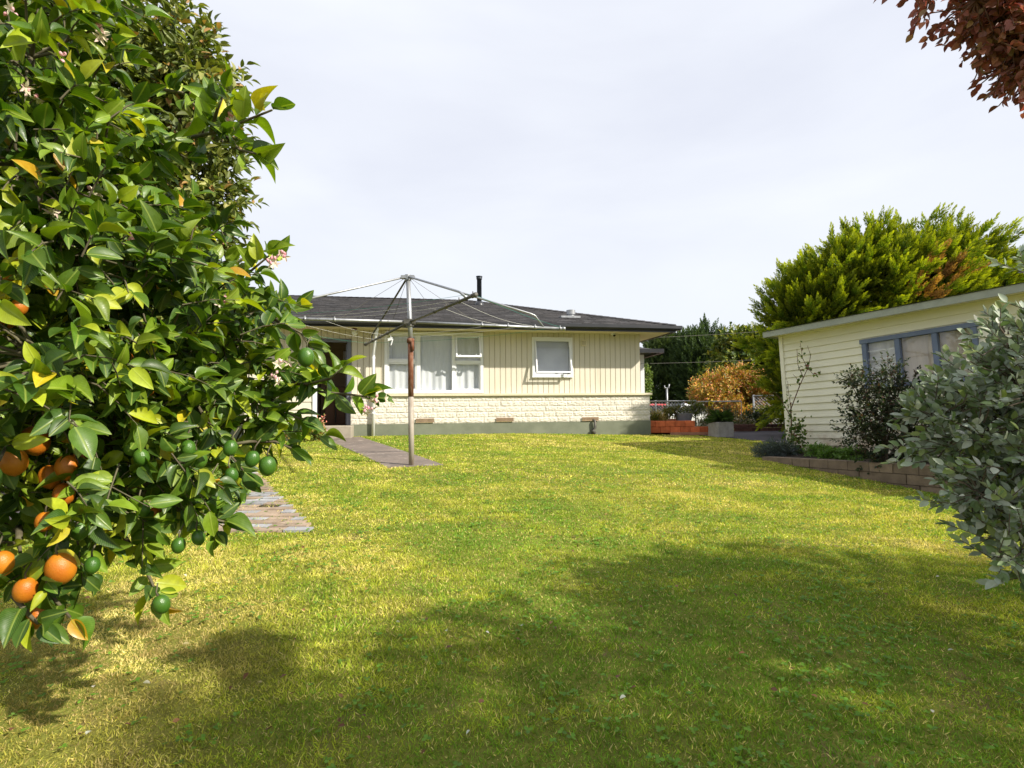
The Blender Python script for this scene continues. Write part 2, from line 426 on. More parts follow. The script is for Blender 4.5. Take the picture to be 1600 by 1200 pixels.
def limbs(mb, base, fork, targets, r0, r1, n=7, wob=.06, seed=1, rf=.55):
    r = random.Random(seed)
    base = Vector(base); fork = Vector(fork)
    def path(a, b, ra, rb, k=5):
        pts = []; L = (b - a).length
        for i in range(k + 1):
            t = i / k; q = a.lerp(b, t)
            s_ = math.sin(math.pi * t) * wob * L
            pts.append(q + Vector((r.uniform(-1,1), r.uniform(-1,1), r.uniform(-.3,1))) * s_ * .7)
        pts[0] = a; pts[-1] = b
        mb.tube(pts, [ra + (rb - ra) * i / k for i in range(k + 1)], n)
        return pts
    path(base, fork, r0, r0 * rf)
    for t in targets:
        path(fork, Vector(t), r0 * rf * r.uniform(.55, .85), r1)

# ================================================================== GROUND
def axis_pts(a, b, fine, far, ratio=1.35):
    xs = list(np.arange(a, b + 1e-6, fine)); s = fine
    lo = a; hi = b; L = []; H = []
    while hi < far: s *= ratio; hi += s; H.append(hi); lo -= s; L.append(lo)
    return np.array(L[::-1] + xs + H)
gx = axis_pts(-12, 12, .4, 500); gy = axis_pts(-4, 18, .4, 500)
XX, YY = np.meshgrid(gx, gy); ZZ = zg(XX, YY)
V = np.stack([XX, YY, ZZ], -1).reshape(-1, 3); nx = len(gx); ny = len(gy)
FS = [(j*nx+i, j*nx+i+1, (j+1)*nx+i+1, (j+1)*nx+i) for j in range(ny-1) for i in range(nx-1)]
m, n, b = mk('lawn_turf'); vec = setcoord(n)
c = ramp(n, noise_node(n, vec, 1.1, 6), [(.30, (.12,.17,.018)), (.5, (.19,.23,.028)), (.68, (.27,.25,.055))])
c = mixc(n, .5, c, ramp(n, noise_node(n, vec, 30, 6, .7), [(.3, (.09,.07,.03)), (.7, (.26,.24,.06))]))
c = mixc(n, ramp(n, noise_node(n, vec, 2.1, 8, .75), [(.56, (0,0,0)), (.66, (.8,.8,.8))]), c, (.20,.14,.07))
n.links.new(c, b.inputs['Base Color']); b.inputs['Roughness'].default_value = 1; b.inputs['Specular IOR Level'].default_value = .05
bump(n, b, noise_node(n, vec, 60, 6), .03)
m_turf = m
lawn = MB(); lawn.v = [tuple(q) for q in V]; lawn.f = FS
lo = lawn.build('lawn', m_turf, smooth=True); tag(lo, kind='structure')

def sheet(name, poly, mat, dz, sub=.5, kind='structure'):
    """polygon (world xy, 4 corners a,b,c,d) laid on the ground as a sheet with thickness"""
    a, b_, c_, d_ = [Vector((p[0], p[1])) for p in poly]
    nu = max(2, int((b_-a).length/sub)+1); nv = max(2, int((d_-a).length/sub)+1)
    mb = MB(); vs = []
    for j in range(nv+1):
        for i in range(nu+1):
            u = i/nu; v = j/nv
            p = (a*(1-u)+b_*u)*(1-v) + (d_*(1-u)+c_*u)*v
            vs.append((p.x, p.y, float(zg(p.x, p.y))+dz))
    fs = [(j*(nu+1)+i, j*(nu+1)+i+1, (j+1)*(nu+1)+i+1, (j+1)*(nu+1)+i) for j in range(nv) for i in range(nu)]
    rim = [i for i in range(nu+1)] + [j*(nu+1)+nu for j in range(1, nv+1)] + [nv*(nu+1)+i for i in range(nu-1, -1, -1)] + [j*(nu+1) for j in range(nv-1, 0, -1)]
    b0 = len(vs); vs += [(vs[i][0], vs[i][1], vs[i][2]-dz-.03) for i in rim]
    for k in range(len(rim)):
        q = (k+1) % len(rim); fs.append((rim[q], rim[k], b0+k, b0+q))
    mb.add(vs, fs); o = mb.build(name, mat); tag(o, kind=kind); return o

# ================================================================== HOUSE
TH = R(9.9)
h0 = W(1000, 560, 12.95); HB = -0.74
HO = Vector((h0.x, h0.y, HB))
HR = Matrix.Rotation(TH, 3, 'Z')
HRt = HR.transposed()
def hl(px, py, off=0.0):
    d = HRt @ ray(px, py); o = HRt @ (Vector((0,0,0)) - HO)
    t = (off - o.y) / d.y
    p = o + d * t
    return p.x, p.z
def hw(x, y, z): return HR @ Vector((x, y, z)) + HO
house = empty('house', HO, TH)
tag(house, 'single storey cream house with dark shingle hip roof beyond the lawn', 'house')
zled = hl(800, 614.8, -.14)[1]
zfnd = hl(800, 660, -.12)[1]
OV = .65
zsof = hl(1049, 517.5, -OV)[1]
ztop = zsof + .02
XL = -12.0
def X(px, py=580, off=0): return hl(px, py, off)[0]
def Z(px, py, off=0): return hl(px, py, off)[1]
# openings (x0, x1, z0, z1)
bw = (X(601.5), X(754.5), zled+.012, Z(680, 520))
sw = (X(832), X(893.5), Z(862, 588), Z(862, 528))
dw = (X(489), X(548), Z(520, 665), Z(520, 530))
opens = [bw, sw, dw]
def cells(x0, x1, z0, z1, ops):
    xs = sorted({x0, x1} | {v for o in ops for v in o[:2] if x0 < v < x1})
    for a, b_ in zip(xs[:-1], xs[1:]):
        mid = (a+b_)/2; blk = sorted([(max(o[2], z0), min(o[3], z1)) for o in ops if o[0] < mid < o[1] and o[3] > z0 and o[2] < z1])
        z = z0
        for p, q in blk:
            if p > z + 1e-4: yield a, b_, z, p
            z = max(z, q)
        if z < z1 - 1e-4: yield a, b_, z, z1
mb = MB()
for (a, b_, p, q) in cells(XL, 0, zled-.02, ztop, opens): mb.box(a, b_, .012, .11, p, q)
back = mb.build('wall_lining', m_cream_dark, house)
mb = MB(); x = 0.0; bwid = .133
while x > XL + bwid:
    for (a, b_, p, q) in cells(x-bwid+.009, x, zled-.02, ztop, opens):
        e = .004
        mb.add([(a,.012,p),(a+e,0,p),(b_-e,0,p),(b_,.012,p),(a,.012,q),(a+e,0,q),(b_-e,0,q),(b_,.012,q)],
               [(0,1,5,4),(1,2,6,5),(2,3,7,6),(0,3,2,1),(4,5,6,7)])
    x -= bwid
mb.build('wall_boards', m_cream, house)
# other walls (shell)
DEP = 8.0
mb = MB()
mb.box(-.1, 0, .112, DEP, zled-.02, ztop); mb.box(XL, 0, DEP, DEP+.1, 0, ztop); mb.box(XL-.1, XL, 0, DEP+.1, 0, ztop)
mb.build('side_wall', m_cream, house)
mb = MB(); mb.box(XL+.01, -.11, .13, DEP-.02, Z(520,665)-.06, Z(520,665)-.003)
mb.build('floor', m_brown, house)
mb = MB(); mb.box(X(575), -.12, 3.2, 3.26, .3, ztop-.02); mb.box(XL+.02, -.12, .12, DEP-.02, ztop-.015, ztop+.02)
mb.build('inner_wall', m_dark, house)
# split-face block wall
mb = MB(); zh = (zled - .055 - zfnd) / 5
doorop = [(dw[0]-.02, dw[1]+.02, -1, 9)]
vent_px = [(664, 657), (789, 655.5), (922.5, 654.5)]
for cidx in range(5):
    z0 = zfnd + cidx*zh; x = .19 - (cidx % 2)*.2 - .0
    edges = [.19]; 
    while x > XL: 
        x -= rnd.choice((.30,.45,.45,.60)); edges.append(x)
    for a, b_ in zip(edges[1:], edges[:-1]):
        a = max(a, XL)
        if b_ - a < .05: continue
        if b_ > dw[0]-.02 and a < dw[1]+.02:
            if a < dw[0]-.02: b_ = dw[0]-.02
            elif b_ > dw[1]+.02: a = dw[1]+.02
            else: continue
            if b_-a < .03: continue
        nu, nv = max(6, int((b_-a)/.032)), 5; g = .0008
        vs = []
        for j in range(nv+1):
            for i in range(nu+1):
                ed = (i in (0, nu)) or (j in (0, nv))
                dy = rnd.uniform(-.002,.002) if ed else rnd.uniform(-.016, -.003)
                vs.append((a+g+(b_-a-2*g)*i/nu, -.115+dy, z0+g+(zh-2*g)*j/nv))
        fs = [(j*(nu+1)+i, j*(nu+1)+i+1, (j+1)*(nu+1)+i+1, (j+1)*(nu+1)+i) for j in range(nv) for i in range(nu)]
        mb.add(vs, fs)
mb.box(dw[1]+.02, .19, -.112, .009, zfnd, zled-.04); mb.box(XL, dw[0]-.02, -.112, .009, zfnd, zled-.04)
mb.box(.003, .192, .0095, DEP, zfnd, zled-.04)
mb.build('block_wall', m_brick, house)
mb = MB()
for a, b_ in ((dw[1]+.02, .235), (XL, dw[0]-.02)):
    mb.bbox(a, b_, -.175, -.001, zled-.055, zled, .006)
mb.bbox(.001, .236, .0, DEP, zled-.054, zled-.001, .006)
mb.build('ledge', m_trim, house)
mb = MB()
mb.box(dw[1]+.02, .20, -.125, .0, -.4, zfnd); mb.box(XL, dw[0]-.02, -.125, .0, -.4, zfnd); mb.box(-.2, .201, .001, DEP, -.4, zfnd)
mb.build('plinth', m_found, house)
mb = MB(); mb.bbox(X(470,665,-.5), X(549.5,665,-.5), -.55, -.126, -.4, Z(520,666,-.5), .012)
mb.build('door_step', m_conc, house)
# vents
for vx, vy in vent_px:
    x0, z0 = hl(vx, vy, -.14); vp = MB()
    vp.box(x0-.21, x0+.21, -.146, -.139, z0-.042, z0+.042)
    v_o = vp.build('floor_vent', m_black, house)
    vb = MB()
    for k in range(16): vb.box(x0-.205+k*.0262, x0-.205+k*.0262+.013, -.154, -.1465, z0-.036, z0+.036)
    vb.box(x0-.213, x0+.213, -.155, -.1462, z0+.037, z0+.046); vb.box(x0-.213, x0+.213, -.155, -.1462, z0-.046, z0-.037)
    vb.build('vent_grille', M('vent_terracotta', (.50,.36,.24), (.40,.28,.18), 9, .8), v_o)
# cable / cracked hose by the last vent
mb = MB(); xa, za = hl(927, 656, -.16)
mb.tube([(xa-.01,-.15,za+.02),(xa+.03,-.19,za-.02),(xa+.04,-.18,za-.2),(xa-.02,-.17,.08),(xa+.03,-.2,0)], [.01,.03,.035,.045,.05], 8)
mb.build('drain_pipe', m_galvdark, house, True)
# roof
zeav = zsof + .13
RR = DEP/2 + OV
rise = 1.42
rx = OV - RR                      # ridge end
m, n, b = mk('dark_shingles'); vec = setcoord(n)
bt = n.nodes.new('ShaderNodeTexBrick'); n.links.new(vec, bt.inputs['Vector'])
bt.inputs['Scale'].default_value = 1.0; bt.inputs['Brick Width'].default_value = .26; bt.inputs['Row Height'].default_value = .145
bt.inputs['Mortar Size'].default_value = .006; bt.offset = .37; bt.inputs['Bias'].default_value = 0
bt.inputs['Color1'].default_value = (.030,.031,.036,1); bt.inputs['Color2'].default_value = (.095,.09,.093,1); bt.inputs['Mortar'].default_value = (.012,.012,.013,1)
c = mixc(n, .55, bt.outputs['Color'], ramp(n, noise_node(n, vec, 3.5, 8, .75), [(.35,(.022,.022,.025)),(.65,(.075,.072,.075))]))
n.links.new(c, b.inputs['Base Color']); b.inputs['Roughness'].default_value = .85; b.inputs['Specular IOR Level'].default_value = .25
bump(n, b, noise_node(n, vec, 90, 4), .004)
m_roof = m
mb = MB()
NC = 32
def slope_pt(x, s):              # s 0..1 up the front slope
    return (x, -OV + RR*s, zeav + rise*s)
for k in range(NC):
    s0 = k/NC; s1 = (k+1)/NC
    x1a = OV - RR*s0; x1b = OV - RR*s1; th = .02
    xs = [XL-.6]
    xx = XL-.6
    while xx < x1a-.02: 
        xx += rnd.uniform(.18,.34); xs.append(min(xx, x1a))
    for a, b_ in zip(xs[:-1], xs[1:]):
        t_ = th + rnd.uniform(-.006,.009); sb = s0 - rnd.uniform(0,.0025)
        bb = min(b_, x1b) if b_ > x1b else b_
        aa = min(a, x1b)
        p = [(a, -OV+RR*sb, zeav+rise*sb+t_), (b_, -OV+RR*sb, zeav+rise*sb+t_), (bb, -OV+RR*s1, zeav+rise*s1+.004), (aa, -OV+RR*s1, zeav+rise*s1+.004),
             (a, -OV+RR*sb, zeav+rise*sb-.004), (b_, -OV+RR*sb, zeav+rise*sb-.004)]
        mb.add(p, [(0,1,2,3),(4,5,1,0)])
# hip side, back, base deck
A = (OV, -OV, zeav); B_ = (OV, DEP+OV, zeav); Rr = (rx, -OV+RR, zeav+rise); Lr = (XL-.6, -OV+RR, zeav+rise); C_ = (XL-.6, DEP+OV, zeav); D_ = (XL-.6, -OV, zeav)
mb.add([A, B_, Rr], [(0,1,2)]); mb.add([B_, C_, Lr, Rr], [(0,1,2,3)]); mb.add([(OV,-OV,zeav-.004),(OV,DEP+OV,zeav-.004),(XL-.6,DEP+OV,zeav-.004),(XL-.6,-OV,zeav-.004)], [(0,1,2,3)])
roof = mb.build('roof', m_roof, house)
mb = MB()                        # ridge and hip caps
def caps(a, b_, n_):
    a = Vector(a); b_ = Vector(b_); d = (b_-a); L = d.length; d.normalize(); s_ = d.cross(Vector((0,0,1))).normalized()
    for k in range(n_):
        p = a + d*(L*k/n_); q = a + d*(L*(k+1.15)/n_)
        zz = Vector((0,0,.035))
        mb.add([p+zz*1.25, p+s_*.11+zz*.2, p-s_*.11+zz*.2, q+zz, q+s_*.11, q-s_*.11], [(1,0,3,4),(0,2,5,3),(0,1,2)])
caps(A, Rr, 34); caps(Rr, Lr, 46)
mb.build('ridge_cap', m_roof, roof)
mb = MB()
mb.box(XL-.6, OV-.02, -OV+.02, -.001, zsof, zsof+.015); mb.box(.001, OV-.02, .0, DEP+OV-.02, zsof, zsof+.015)
mb.build('soffit', m_soffit, house)
mb = MB()
mb.box(XL-.6, OV-.001, -OV, -OV+.02, zsof-.03, zsof+.10); mb.box(OV-.02, OV, -OV+.0205, DEP+OV, zsof-.03, zsof+.10)
mb.build('fascia', m_gutter, house)
mb = MB()
pr = [(0,.0),( .03,-.035),(.085,-.035),(.115,.0),(.115,.07),(.095,.07)]
def gut(fn): 
    n_ = len(pr)
    for (u0, u1) in ((0, 1),):
        vs = [fn(0, *q) for q in pr] + [fn(1, *q) for q in pr]
        mb.add(vs, [(i, i+1, n_+i+1, n_+i) for i in range(n_-1)] + [tuple(range(n_)), tuple(range(2*n_-1, n_-1, -1))])
gut(lambda e, o, z: (XL-.6 if e == 0 else OV+o, -OV-o, zsof+.05+z))
gut(lambda e, o, z: (OV+o, -OV-o if e == 0 else DEP+OV, zsof+.05+z))
mb.build('gutter', m_gutter, house)
# flue, roof vent, aerial stub
def on_front_roof(px, py):
    # intersect the pixel ray with the front slope plane
    d = HRt @ ray(px, py); o = HRt @ (Vector((0,0,0)) - HO)
    nrm = Vector((0, -rise, RR)); p0 = Vector((0, -OV, zeav))
    t = (p0 - o).dot(nrm) / d.dot(nrm); p = o + d*t; return p
p = on_front_roof(749, 477)
u = 800/ (hw(*p).y)
Lf = (477-431)/u
mb = MB(); mb.lathe(p, [(.07,-.3),(.07,Lf-.09),(.085,Lf-.09),(.085,Lf-.05),(.06,Lf-.05),(.06,Lf-.03),(.095,Lf-.03),(.095,Lf),(.0,Lf+.01)], 14)
fl = mb.build('flue', m_flue, house, True)
mb = MB(); mb.lathe(p, [(.2,-.1),(.12,.06),(.075,.12)], 14); mb.build('flue_flashing', m_gutter, fl, True)
p = on_front_roof(892, 497)
mb = MB(); mb.lathe(p, [(.09,-.1),(.09,.09),(.115,.09),(.115,.2),(.0,.21)], 14); mb.box(p.x-.3, p.x+.2, p.y-.18, p.y+.15, p.z-.02, p.z+.03)
mb.build('roof_vent', m_galv, house, False)
# soffit light, camera, wall vent, hook
def soff(px, py): 
    d = HRt @ ray(px, py); o = HRt @ (Vector((0,0,0)) - HO); t = (zsof - o.z)/d.z; return o + d*t
x0, z0 = hl(554, 512, -.25)
mb = MB(); mb.lathe((x0, -.25, zsof), [(.05,0),(.055,-.03),(.045,-.05)], 12); lt = mb.build('porch_light', m_rust, house, True)
mb = MB(); mb.lathe((x0, -.25, zsof-.05), [(.05,0),(.07,-.04),(.065,-.08),(.035,-.115),(.0,-.12)], 12); mb.build('light_globe', m_white, lt, True)
x0, z0 = hl(958, 520, -.12)
mb = MB(); mb.lathe((x0, -.12, zsof), [(.045,0),(.05,-.03),(.03,-.05)], 12); sc_ = mb.build('security_camera', m_white, house, True)
mb = MB(); mb.lathe((x0+.02, -.15, zsof-.055), [(.0,.025),(.03,.015),(.036,0),(.03,-.02),(0,-.03)], 12); mb.build('camera_lens', m_black, sc_, True)
x0, z0 = hl(912, 536, -.02)
mb = MB(); mb.bbox(x0-.07,x0+.07,-.03,-.0005,z0-.08,z0+.08,.006); wv = mb.build('wall_vent', m_trim, house)
mb = MB()
for k in range(3): mb.box(x0-.045+k*.033, x0-.045+k*.033+.02, -.034, -.0305, z0-.05, z0+.05)
mb.build('vent_slot', m_cream_dark, wv)
# downpipe
xd = X(583.5, 600, -.18); xt = X(590, 503, -.5)
mb = MB(); zb1 = Z(583, 552, -.2)
mb.tube([(xt,-.60,zsof+.03),(xt,-.60,zsof-.04),(xd+.01,-.20,zb1),(xd,-.19,zb1-.10),(xd,-.19,.03)], .037, 10)
dp = mb.build('downpipe', m_white, house, True)
for zz in (zb1-.12, .55):
    mb = MB(); mb.lathe((xd,-.19,zz), [(.043,0),(.043,.03)], 10); mb.build('pipe_bracket', m_white, dp)

# ---- windows
def frame_rect(mb, x0, x1, z0, z1, t, y0, y1, tb=None):
    tb = tb or t
    mb.bbox(x0, x0+t, y0, y1, z0, z1, .003); mb.bbox(x1-t, x1, y0, y1, z0, z1, .003)
    mb.bbox(x0+t, x1-t, y0+.001, y1-.001, z1-t, z1, .003); mb.bbox(x0+t, x1-t, y0+.001, y1-.001, z0, z0+tb, .003)
def curtain(name, parent, x0, x1, z0, z1, y, mat, folds=18, amp=.03, seed=0):
    r = random.Random(seed); n_ = int((x1-x0)/.012); mb = MB(); ph = [r.uniform(0,6) for _ in range(4)]
    nz = 10
    for j in range(nz+1):
        z = z0+(z1-z0)*j/nz; sp = 1 + .35*(1-j/nz)
        for i in range(n_+1):
            u = (x1-x0)*i/n_
            yy = y + amp*sp*(math.sin(u*folds*2.2+ph[0]+.8*math.sin(u*5+ph[1])+ .25*math.sin(j*.5+u*3)) + .5*math.sin(u*folds*5.1+ph[2]) )*.6
            mb.v.append((x0+u, yy, z))
    for j in range(nz):
        for i in range(n_): mb.f.append((j*(n_+1)+i, j*(n_+1)+i+1, (j+1)*(n_+1)+i+1, (j+1)*(n_+1)+i))
    return mb.build(name, mat, parent, True)
def pane(parent, x0, x1, z0, z1, y, mat=None, R_=None):
    mb = MB(); mb.box(x0, x1, y, y+.004, z0, z1); o = mb.build('pane', mat or m_glass, parent); return o
mb = MB()
x0, x1, z0, z1 = bw
frame_rect(mb, x0-.01, x1+.01, z0, z1+.01, .075, -.045, .06)
xm1 = (X(650.5), X(657)); xm2 = (X(706), X(711)); zt = Z(680, 565)
for a, b_ in (xm1, xm2): mb.bbox(a, b_, -.035, .05, z0+.076, z1-.066, .003)
mb.bbox(x0+.066, xm1[0]-.001, -.03, .045, zt-.03, zt+.03, .003); mb.bbox(xm2[1]+.001, x1-.066, -.03, .045, zt-.03, zt+.03, .003)
win = mb.build('window', m_white, house)
for a, b_, p, q in ((x0+.068, xm1[0]-.002, zt+.032, z1-.068), (x0+.068, xm1[0]-.002, z0+.078, zt-.032), (xm2[1]+.002, x1-.068, z0+.078, zt-.032)):
    mb = MB(); frame_rect(mb, a, b_, p, q, .03, -.02, .03); mb.build('sash', m_white, win)
for a, b_, p, q in ((x0+.1, xm1[0]-.03, zt+.06, z1-.1), (x0+.1, xm1[0]-.03, z0+.11, zt-.06), (xm1[1]+.002, xm2[0]-.002, z0+.078, z1-.068), (xm2[1]+.03, x1-.1, z0+.11, zt-.06)):
    pane(win, a, b_, p, q, .004)
curtain('curtain', win, x0+.02, x1-.02, z0+.03, z1-.02, .07, m_curtain, 8, .020, 3)
def awning(parent, x0, x1, z0, z1, ang, t=.038, y=-.03, stays=True):
    e = bpy.data.objects.new('awning_sash', None)
    mb = MB(); h = z1 - z0
    frame_rect(mb, x0, x1, -h, 0, t, -.02, .02)
    o = mb.build('awning_sash', m_white, parent); o.location = (0, y, z1); o.rotation_euler = (-ang, 0, 0)
    bpy.data.objects.remove(e)
    pm = MB(); pm.box(x0+t, x1-t, -.002, .002, -h+t, -t); g = pm.build('pane', m_glass, o)
    if stays:
        for xx in (x0+.10, x1-.12):
            s_ = MB(); s_.tube([(xx, .0, -h+.04), (xx+.0, .02, -h+.12), (xx, .05, -h+.07)], .008, 6); s_.build('stay', m_white, o)
    return o
awning(win, xm2[1]+.004, x1-.062, zt+.032, z1-.068, R(25), .04, -.035)
# small window
mb = MB(); x0, x1, z0, z1 = sw
frame_rect(mb, x0-.012, x1+.012, z0-.012, z1+.012, .06, -.045, .06)
win2 = mb.build('window', m_white, house)
awning(win2, x0+.05, x1-.05, z0+.05, z1-.05, R(13), .035, -.03, False)
mb = MB(); k = 0; zz = z0+.05
while zz < z1-.06:
    mb.add([(x0+.05,.075,zz),(x1-.05,.075,zz),(x1-.05,.095,zz+.034),(x0+.05,.095,zz+.034)], [(0,1,2,3)]); zz += .03
mb.build('blind', m_blind, win2)
mb = MB(); mb.box(x0-.02, x1+.02, -.06, -.01, z0-.03, z0-.0125); 
mb.tube([((x0+x1)/2+.33, -.02, z0-.02), ((x0+x1)/2+.28,-.12,z0-.05), ((x0+x1)/2+.35,-.17,z0+.03)], .006, 6)
mb.build('sill', m_white, win2)
# ---- doorway
x0, x1, z0, z1 = dw
mb = MB(); t = .085
mb.bbox(x0-.01, x0+t, -.03, .10, z0, z1+.01, .004); mb.bbox(x1-t*.9, x1+.01, -.03, .10, z0, z1+.01, .004)
mb.bbox(x0+t, x1-t*.9, -.029, .099, z1-t*.8, z1+.01, .004)
df = mb.build('door_frame', m_bluegrey, house)
mb = MB(); mb.bbox(x0-.02, x1+.01, -.14, .12, z0-.04, z0, .005); mb.build('threshold', m_conc, df)
door = empty('door', (0,0,0)); door.parent = house
mb = MB(); dx = x1 - t*.9; dwid = .80                # leaf swung inward ninety degrees along the right jamb
zz0 = z0+.01; zz1 = z1-.09
mb.bbox(dx-.045, dx-.003, .10, .10+dwid, zz0, zz0+.85, .004)
mb.bbox(dx-.045, dx-.003, .10, .19, zz0+.85, zz1, .004); mb.bbox(dx-.045, dx-.003, .82, .10+dwid, zz0+.85, zz1, .004)
mb.bbox(dx-.044, dx-.004, .19, .82, zz1-.10, zz1, .004)
bpy.data.objects.remove(door)
door = mb.build('door', m_bluegrey, house)
mb = MB(); mb.box(dx-.027, dx-.022, .19, .82, zz0+.85, zz1-.10); mb.build('door_glass', m_glass, door)
mb = MB(); mb.tube([(dx-.05,.83,zz0+.95),(dx-.11,.83,zz0+.95),(dx-.11,.74,zz0+.95)], .01, 8); mb.build('handle', m_galv, door, True)
mb = MB()                                            # hallway behind the open door
mb.box(x0-.1, x1+.35, 1.5, 1.55, z0, z1+.1); mb.box(x0-.16, x0-.11, .12, 1.5, z0, z1+.1)
mb.build('hallway', m_tanwall, house)
mb = MB(); mb.bbox(x0+.10, x1-.25, .9, 1.48, z0, z0+.92, .01); cab = mb.build('hall_bench', m_brown, house)
mb = MB(); mb.bbox(x0+.36, x0+.40, .7, .74, z0+.04, z0+.8, .01); mb.build('hall_chair_leg', m_black, house)
mb = MB(); mb.bbox(x0+.45, x0+.60, 1.42, 1.49, z0+1.3, z0+1.85, .01); mb.build('hanging_towel', m_curtain, house)
# screen grille beside door
# ---- porch wall left of the door
pw = MB(); xp1 = X(493.5, 600, -1.0); xp0 = XL+3; zp = Z(480, 566, -1.0)
nb = int(zp/.15); hh = zp/nb
for k in range(nb):
    a = k*hh
    pw.add([(xp0,-1.0,a),(xp1-.06,-1.0,a),(xp1-.06,-.985,a+hh),(xp0,-.985,a+hh),(xp0,-.97,a),(xp1-.06,-.97,a)], [(0,1,2,3),(0,4,5,1)])
pw.box(xp0, xp1-.06, -.97, -.9, -.2, zp)
pwo = pw.build('porch_wall', m_cream, house)
mb = MB(); mb.bbox(xp1-.06, xp1, -1.02, -.88, -.2, zp, .004); mb.bbox(xp0, xp1+.03, -1.06, -.86, zp, zp+.045, .006)
mb.build('porch_trim', m_white, pwo)

# ================================================================== GARAGE
gw = W(1232, 620, 8.8)
gdir = Vector((.475, -1.0, 0)).normalized(); gdir = (gdir + Vector((0,0,.052))).normalized()   # along the wall toward the camera
gnrm = Vector((0,0,1)).cross(gdir).normalized()      # points away from / into ? fixed below
if gnrm.dot(Vector((1, 0, 0))) < 0: gnrm = -gnrm     # +y local = into the garage (to the right)
gup = gdir.cross(gnrm); 
if gup.z < 0: gup = -gup
GRm = Matrix((gdir, gnrm, gup)).transposed()
if GRm.determinant() < 0:
    pass
GO = Vector((gw.x, gw.y, -.93))
GRt = GRm.inverted()
def gl(px, py, off=0.0):
    d = GRt @ ray(px, py); o = GRt @ (Vector((0,0,0)) - GO); t = (off - o.y)/d.y; p = o + d*t; return p.x, p.z
garage = empty('garage', mat=Matrix.Translation(GO) @ GRm.to_4x4())
tag(garage, 'cream weatherboard garage with blue window frames and flat grey green fascia', 'garage')
gtop = (gl(1232, 527, 0)[1] + .10)
GL = 5.2; GD = 2.8
wx0 = gl(1352, 580)[0]; wx1 = gl(1531, 540)[0]; wz1 = (gl(1380, 530)[1] + gl(1500, 511)[1])/2; wz0 = gl(1357, 605)[1]
gwin = (wx0, wx1, wz0, wz1)
zl = gl(1252, 706)[1]; bh = (gl(1236, 537)[1] - zl)/16.0
mb = MB()
z = zl - 2*bh
while z < gtop:
    q = min(z+bh, gtop)
    jx = [rnd.uniform(.5, 4.5)]
    for (a, b_, p, r_) in [(a1, b1, p1, q1) for (a0_, b0_, p1, q1) in cells(.04, GL, z, q, [gwin]) for (a1, b1) in ([(a0_, jx[0]-.002), (jx[0]+.002, b0_)] if a0_+.1 < jx[0] < b0_-.1 else [(a0_, b0_)])]:
        f0 = (p-z)/bh; f1 = (r_-z)/bh
        ya = -.022*(1-f0); yb = -.022*(1-f1)
        mb.add([(a,ya,p),(b_,ya,p),(b_,yb,r_),(a,yb,r_),(a,.03,p),(b_,.03,p),(b_,.03,r_),(a,.03,r_)], [(0,1,2,3),(1,0,4,5),(1,5,6,2),(0,3,7,4),(3,2,6,7)])
    z += bh
mb.build('weatherboards', m_wb, garage)
mb = MB(); mb.bbox(-.03, .039, -.035, .05, -.1, gtop, .004)
mb.box(-.001, .1, .051, GD, -.1, gtop); mb.box(GL, GL+.1, .0, GD, -.1, gtop); mb.box(0, GL, GD, GD+.1, -.1, gtop)
mb.build('corner_board', m_wb, garage)
mb = MB()
ws = [wx0, gl(1407, 570)[0], gl(1465.5, 560)[0], wx1]
mb.bbox(wx0-.02, wx1+.02, -.055, .02, wz1-.03, wz1+.035, .004)
mb.bbox(wx0-.02, wx1+.02, -.06, .03, wz0-.03, wz0+.03, .004)
for k, xx in enumerate(ws):
    hwid = .033
    c0 = xx + (hwid if k == 0 else (-hwid if k == 3 else 0))
    mb.bbox(c0-hwid, c0+hwid, -.045, .02, wz0+.031, wz1-.031, .004)
gwo = mb.build('window', m_blueframe, garage)
mb = MB(); mb.box(wx0+.06, wx1-.06, -.005, -.001, wz0+.03, wz1-.03); mb.build('pane', m_glass2, gwo)
mb = MB()
for k in range(1, 5): mb.box(wx0+.066, ws[1]-.034, -.012, -.006, wz0+.03+(wz1-wz0-.06)*k/5-.004, wz0+.03+(wz1-wz0-.06)*k/5+.004)
mb.build('glazing_bar', m_white, gwo)
curtain('curtain', gwo, ws[0]+.02, ws[1], wz0, wz1, .065, m_curtain, 7, .016, 5)
curtain('curtain', gwo, ws[1]+.002, wx1-.02, wz0, wz1, .065, m_curtain2, 8, .016, 9)
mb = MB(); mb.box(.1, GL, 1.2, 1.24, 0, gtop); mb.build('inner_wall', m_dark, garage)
# roof
x_f = gl(1193, 524, -.30)[0]; zf0 = gl(1193, 528, -.3)[1]
zfr = gl(1580, 459, -.3)[1]
mb = MB(); xe = GL+.3; zf1 = zf0 + (zfr-zf0)/(gl(1580,459,-.3)[0]-x_f)*(xe-x_f)
def fz(x): return zf0 + (zf1-zf0)*(x-x_f)/(xe-x_f)
Hf = .095
mb.add([(x_f,-.32,fz(x_f)),(xe,-.32,fz(xe)),(xe,-.32,fz(xe)+Hf),(x_f,-.32,fz(x_f)+Hf),(x_f,-.295,fz(x_f)),(xe,-.295,fz(xe)),(xe,-.295,fz(xe)+Hf),(x_f,-.295,fz(x_f)+Hf)],
       [(0,1,2,3),(5,4,7,6),(3,2,6,7),(1,0,4,5),(0,3,7,4),(1,5,6,2)])
mb.add([(x_f,-.294,fz(x_f)),(x_f,GD+.3,fz(x_f)),(x_f,GD+.3,fz(x_f)+Hf+.15),(x_f,-.294,fz(x_f)+Hf),(x_f+.025,-.294,fz(x_f)),(x_f+.025,GD+.3,fz(x_f)),(x_f+.025,GD+.3,fz(x_f)+Hf+.15),(x_f+.025,-.294,fz(x_f)+Hf)],
       [(0,3,2,1),(4,5,6,7),(2,3,7,6),(0,1,5,4)])
